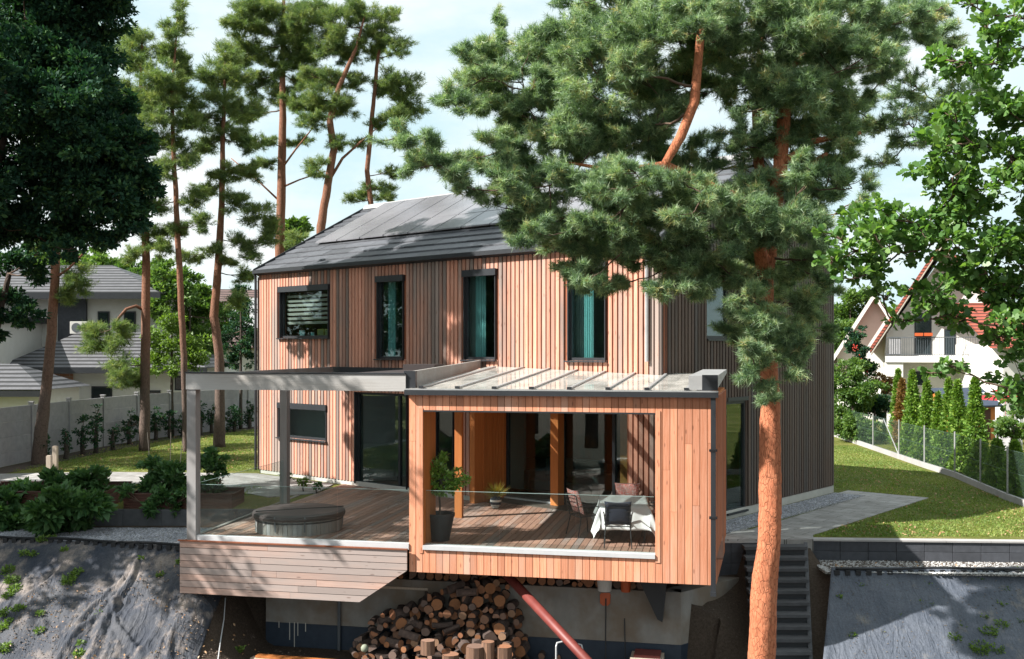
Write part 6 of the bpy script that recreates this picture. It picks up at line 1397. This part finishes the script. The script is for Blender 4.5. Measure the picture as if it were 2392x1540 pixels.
# white gabled house on the right
rh = thing('neighbour_house', 'white house with steep red tiled gables and a balcony beyond the right lawn', 'house', (22.4, 56, -.25), -.375)
X = lambda px, Y=56: (px-2156)/FOC*51.9*Y/56
Zr = lambda py, Y=56: EYE-(py-816)/FOC*Y + .25
mb = MB(); mb.extr([(X(2048), 0, 0), (X(2330), 0, 0), (X(2330), 0, Zr(745)), (X(2210), 0, Zr(590)), (X(2070), 0, Zr(780))], (0, 9, 0)); mb.build('main_walls', M['white'], rh)
for (a, b, nm) in (((2032, 812), (2200, 565), 'roof'), ((2420, 850), (2200, 565), 'roof')):
    (ax, ay), (bx, by) = a, b; mb = MB(); mb.extr([(X(ax), -1.3, Zr(ay)), (X(bx), -1.3, Zr(by)), (X(bx), -1.3, Zr(by)-.3), (X(ax), -1.3, Zr(ay)-.3)], (0, 11, 0)); mb.build(nm, M['tiles_red'], rh)
    mb = MB(); mb.extr([(X(ax)+.05, -1.32, Zr(ay)-.31), (X(bx), -1.32, Zr(by)-.31), (X(bx), -1.32, Zr(by)-.40), (X(ax)+.05, -1.32, Zr(ay)-.40)], (0, 1.3, 0)); mb.build('soffit', M['cream'], rh)
# rear gable further left
mb = MB(); mb.extr([(X(1951, 60), 4.01, 0), (X(2100, 60), 4.01, 0), (X(2110, 60), 4.01, Zr(780, 60)), (X(2043, 60), 4.01, Zr(690, 60)), (X(1951, 60), 4.01, Zr(828, 60))], (0, 6, 0)); mb.build('rear_walls', M['white'], rh)
for (a, b) in (((1935, 845), (2043, 683)), ((2140, 830), (2043, 683))):
    (ax, ay), (bx, by) = a, b; mb = MB(); mb.extr([(X(ax, 60), 3.4, Zr(ay, 60)), (X(bx, 60), 3.4, Zr(by, 60)), (X(bx, 60), 3.4, Zr(by, 60)-.25), (X(ax, 60), 3.4, Zr(ay, 60)-.25)], (0, 8, 0)); mb.build('roof', M['tiles_red'] if ax > 2000 else M['tiles_brown'], rh)
    mb = MB(); mb.extr([(X(ax, 60), 3.36, Zr(ay, 60)+.03), (X(bx, 60), 3.36, Zr(by, 60)+.03), (X(bx, 60), 3.36, Zr(by, 60)-.35), (X(ax, 60), 3.36, Zr(ay, 60)-.35)], (0, .035, 0)); mb.build('bargeboard', M['white'], rh)
mb = MB(); mb.box(X(2066, 54.5), X(2290, 54.5), -1.6, -.004, Zr(846), Zr(832)); mb.build('balcony', M['white'], rh)
mb = MB()
for k in range(46):
    x = X(2068, 54.5) + k*.115
    if x < X(2285, 54.5): mb.box(x, x+.016, -1.58, -1.564, Zr(832)+.003, Zr(790))
mb.box(X(2068, 54.5), X(2285, 54.5), -1.59, -1.55, Zr(790), Zr(788)); mb.box(X(2068, 54.5), X(2285, 54.5), -1.585, -1.56, Zr(828), Zr(827)); mb.build('railing', M['red'] if False else M['pvc'], rh)
fo = nwin(rh, X(2136), X(2176), -.0, Zr(830), Zr(732)); nwin(rh, X(2205), X(2232), -.0, Zr(830), Zr(770)); nwin(rh, X(2136), X(2160), 0, Zr(900), Zr(868)); nwin(rh, X(2238), X(2270), 0, Zr(900), Zr(868))
for (px_) in (2136, 2158): mb = MB(); mb.box(X(px_, 54.5), X(px_+20, 54.5), -1.75, -1.6, Zr(786), Zr(779)); mb.build('flower_box', M['orange_pl'], rh)
mb = MB(); mb.box(X(2076, 54.5), X(2104, 54.5), -1.55, -1.5, Zr(829), Zr(790)); mb.build('draped_laundry', M['conc2'], rh)
mb = MB(); mb.extr([(X(2045), -3.2, Zr(868)), (X(2015), -3.2, Zr(850)), (X(1945), -3.2, Zr(850)), (X(1945), -3.2, Zr(868))], (0, 3, 0)); mb.build('porch_roof', M['tiles_brown'], rh)
mb = MB(); mb.box(X(2066), X(2110), -1.5, -.01, 0, Zr(847)); mb.build('balcony_wall', M['white'], rh)
# red roofed house at the far right edge
r2 = thing('neighbour_house', 'house with a bright red tiled roof half hidden by the oak at the right edge', 'house', (25.4, 50, -.25))
wbox(r2, 'walls', -1.5, 7, 0, 8, 0, 4.4, 'white'); mb = MB(); mb.extr([(-2.4, -.6, 4.2), (-2.4, 3.6, 6.4), (8, 3.6, 6.4), (8, -.6, 4.2)], (0, .1, .16)); mb.extr([(-2.4, 8.6, 4.2), (8, 8.6, 4.2), (8, 3.6, 6.4), (-2.4, 3.6, 6.4)], (0, .0, .16)); mb.build('roof', M['tiles_red'], r2)
nwin(r2, .5, 1.6, -.02, 1.2, 2.5)
# playhouse
ph = thing('playhouse', 'little wooden playhouse with a dark blue gable roof behind the thujas', 'playhouse', (*P(2235, 960, 48)[:2], -.25), .35)
mb = MB(); mb.extr([(-1.3, -1.1, 0), (-1.3, 1.1, 0), (-1.3, 1.1, 1.55), (-1.3, 0, 2.15), (-1.3, -1.1, 1.55)][::-1], (2.5, 0, 0)); mb.build('walls', M['orange'], ph)
for s_ in (-1, 1):
    mb = MB(); mb.extr([(-1.5, s_*1.35, 1.5), (-1.5, 0, 2.28), (-1.5, 0, 2.36), (-1.5, s_*1.35, 1.58)], (2.9, 0, 0)); mb.build('roof', plain('blue_roofing', (.06, .08, .12), (.045, .06, .09)), ph)
mb = MB(); mb.box(-.4, .1, -1.13, -1.10, .8, 1.3); mb.build('window', M['dark'], ph); mb = MB(); mb.box(.4, .9, -1.13, -1.10, 0, 1.4); mb.build('door', M['planter'], ph)
# swing frame with slide
sw = thing('swing_frame', 'white timber swing frame with a slide behind the thujas at the right', 'swing', (*P(2330, 1000, 38)[:2], -.25), .1)
for dx in (-.9, .9):
    mb = MB(); mb.path([(dx-.5, -.5, 0), (dx, 0, 2.5)], .06, 6); mb.build('leg', M['sill'], sw); mb = MB(); mb.path([(dx+.4, .6, 0), (dx, 0, 2.5)], .06, 6); mb.build('leg', M['sill'], sw)
mb = MB(); mb.path([(-1.1, 0, 2.5), (1.5, 0, 2.5)], .06, 6); mb.build('crossbar', M['sill'], sw)
mb = MB(); mb.extr([(-.3, -.2, 1.5), (.25, -.2, 1.5), (-.5, -1.9, .15), (-1.05, -1.9, .15)], (0, 0, .05)); mb.build('slide', M['slab'], sw)
mb = MB(); mb.box(.3, .8, -.2, .2, .55, .6); mb.path([(.32, 0, .6), (.32, 0, 2.5)], .01, 4); mb.path([(.78, 0, .6), (.78, 0, 2.5)], .01, 4); mb.build('seat', M['red'], sw)
# parasol, dark red, at the right edge
ps = thing('parasol', 'dark red parasol under the red roof at the right edge', 'parasol', (*P(2365, 960, 44)[:2], -.25))
mb = MB(); mb.path([(0, 0, 0), (0, 0, 2.6)], .03, 6); mb.build('pole', M['sill'], ps); mb = MB(); mb.lathe([(1.5, 2.0), (.8, 2.35), (.03, 2.6)], 10, closed=False); mb.build('canopy', M['red'], ps)

# ---- weeds growing on the banks
def weed(label, px, py, s, seed, leaf='weed', ln=.07, grp='weeds on the left bank'):
    b = bank_pt(px, py); rg = np.random.default_rng(seed); t = thing('weed', label, 'weed', tuple(b), group=grp); n = int(60*s*s/100)+14; r_ = s/FOC*b[1]
    a_ = rg.uniform(0, 6.28, n); q = r_*rg.random(n)**.5; p = np.stack([q*np.cos(a_), q*np.sin(a_)*.6, .03 + rg.uniform(0, .8, n)*r_ + .5*q*np.sin(a_)*.72], -1)
    npmesh('leaves', leaf_verts(p, unit(np.stack([np.cos(a_), np.sin(a_), np.full(n, .7)], -1)), ln, 'leaf', rg).reshape(-1, 3), 4, rg.random(n), M[leaf], t)
    mb = MB()
    for k in range(0, n, 4): mb.path([(0, 0, -.03), tuple(p[k])], .004, 3, caps=False)
    mb.build('stems', M[leaf], t)
WL = [(20, 1340, 14), (28, 1365, 16), (35, 1385, 14), (20, 1400, 12), (45, 1430, 12), (12, 1440, 14), (8, 1475, 14), (20, 1460, 10), (8, 1525, 16), (160, 1365, 16), (180, 1345, 12), (75, 1300, 10), (100, 1268, 12), (120, 1262, 9), (150, 1290, 7), (185, 1535, 12), (190, 1510, 8), (95, 1440, 8), (92, 1480, 9), (375, 1350, 8), (420, 1320, 6), (560, 1525, 9), (230, 1440, 7), (55, 1300, 8), (330, 1310, 6)]
ORD = 'first second third fourth fifth sixth seventh eighth ninth tenth eleventh twelfth thirteenth fourteenth fifteenth sixteenth seventeenth eighteenth nineteenth twentieth twenty-first twenty-second twenty-third twenty-fourth twenty-fifth twenty-sixth twenty-seventh'.split()
WL.sort()
for k, (px, py, s) in enumerate(WL): weed(f'fresh green weed clump on the dusty wrinkled geotextile, {ORD[k]} from the left', px, py, s, 400+k)
WR = [(2310, 1490, 20), (2340, 1470, 14), (2300, 1450, 10), (2290, 1530, 22), (2330, 1530, 16), (2150, 1410, 7), (2170, 1370, 6), (2065, 1375, 5), (2010, 1375, 6), (2100, 1445, 6), (1990, 1490, 6), (1960, 1400, 6), (2180, 1420, 8), (2060, 1480, 6), (2230, 1500, 14), (2350, 1385, 7), (2380, 1340, 8), (2290, 1360, 6), (2250, 1470, 9), (2340, 1420, 9), (2385, 1460, 8)]
WR.sort()
for k, (px, py, s) in enumerate(WR): weed(f'green weed tuft on the blue grey geotextile, {ORD[k]} from the stairs', px, py, s, 440+k, grp='weeds on the right bank')
# dry leaf litter on both banks
rg = np.random.default_rng(77); V = []; rn = []
for k in range(900):
    left = rg.random() < .7; x = rg.uniform(-12.5, -4.2) if left else rg.uniform(6.6, 12); y = rg.uniform(18.2, 21.8)
    if rg.random() > .55+.45*math.sin(x*3.1+y*2.3): continue
    z = hz(x, y) + (.12 if -6 > x else .06); p = np.array([[x, y, z]]); V.append(leaf_verts(p, unit(rg.normal(size=(1, 3))*np.array([1, 1, .3])), .07, 'leaf', rg).reshape(-1, 3)); rn.append(rg.random())
o = npmesh('leaf_litter', np.concatenate(V), 4, rn, leafmat('dry_leaves', [(0, (.30, .15, .07)), (1, (.42, .28, .16))], .1)); tag(o, 'dry brown leaves scattered over the banks', kind='stuff')

# short mown blades on the lawns
rg = np.random.default_rng(9); pts = []
def blades(n, xr, yr, ok):
    x = rg.uniform(*xr, n); y = yr[0] + (yr[1]-yr[0])*rg.random(n)**1.3; k = ok(x, y); return np.stack([x, y], -1)[k]
inhouse = lambda x, y: ((x+8)*.759 + (y-32.4)*-.651 > -.2) & ((x+8)*.651 + (y-32.4)*.759 > -.3)
def okr(x, y):
    u = (x-3.3)*.759 - (y-22.7)*.651; w_ = (x-3.3)*.651 + (y-22.7)*.759; return ((u > 2.5) | (w_ > 10)) & (y > 22.75) & (x < 13.2 + (y-22)*.07)
def okl(x, y):
    path = (y > 26.6 + (x+6)*0) & (y < 33); return ~inhouse(x, y) & ((y > 32.8) | ((y > 27.2) & (y < 29.2) & (x < -7))) & (x > -16)
for nm, q, z in (('grass', blades(90000, (5, 15.5), (22.7, 44), okr), -.25), ('grass', blades(60000, (-16, -5), (26.5, 50), okl), 0.0)):
    n = len(q); p = np.concatenate([q, np.full((n, 1), z-.005)], 1); d = unit(np.array([0, 0, 1.0]) + rg.normal(size=(n, 3))*.45)
    rn = np.clip(.45 + .25*np.sin(q[:, 0]*1.3)*np.sin(q[:, 1]*.9) + .2*rg.normal(size=n), 0, 1)
    o = npmesh(nm, leaf_verts(p, d, .055, 'scale', rg).reshape(-1, 3), 3, rn, M['blade']); tag(o, 'short mown grass of the lawn beside the house', kind='stuff')

# needle litter and fallen cones under the pines
V = []; rn = []
q = np.concatenate([blades(2600, (5, 14.5), (22.8, 36), okr), blades(3200, (-16, -5), (26.8, 46), okl)]); keep = (np.sin(q[:, 0]*1.7)+np.sin(q[:, 1]*1.3+q[:, 0])) > -.3; q = q[keep]
p = np.concatenate([q, np.where(q[:, :1] > 0, -.25, 0)+.03], 1); o = npmesh('leaf_litter', leaf_verts(p, unit(rg.normal(size=(len(p), 3))*np.array([1, 1, .25])), .075, 'leaf', rg).reshape(-1, 3), 4, rg.random(len(p)), bpy.data.materials['dry_leaves']); tag(o, 'fallen needles and dry leaves lying on the lawns', kind='stuff')
n = 700; x = rg.uniform(-6.6, 3.6, n); y = rg.uniform(20.6, 27, n); ok_ = ((x+8)*.651+(y-32.4)*.759 < -.25) & (y > 20.6-.2*(x+2)); p = np.stack([x, y, np.full(n, .006)], -1)[ok_]
o = npmesh('leaf_litter', leaf_verts(p, unit(rg.normal(size=(len(p), 3))*np.array([1, 1, .1])), .045, 'leaf', rg).reshape(-1, 3), 4, rg.random(len(p)), bpy.data.materials['dry_leaves']); tag(o, 'dry needles and leaves blown onto the deck boards', kind='stuff')
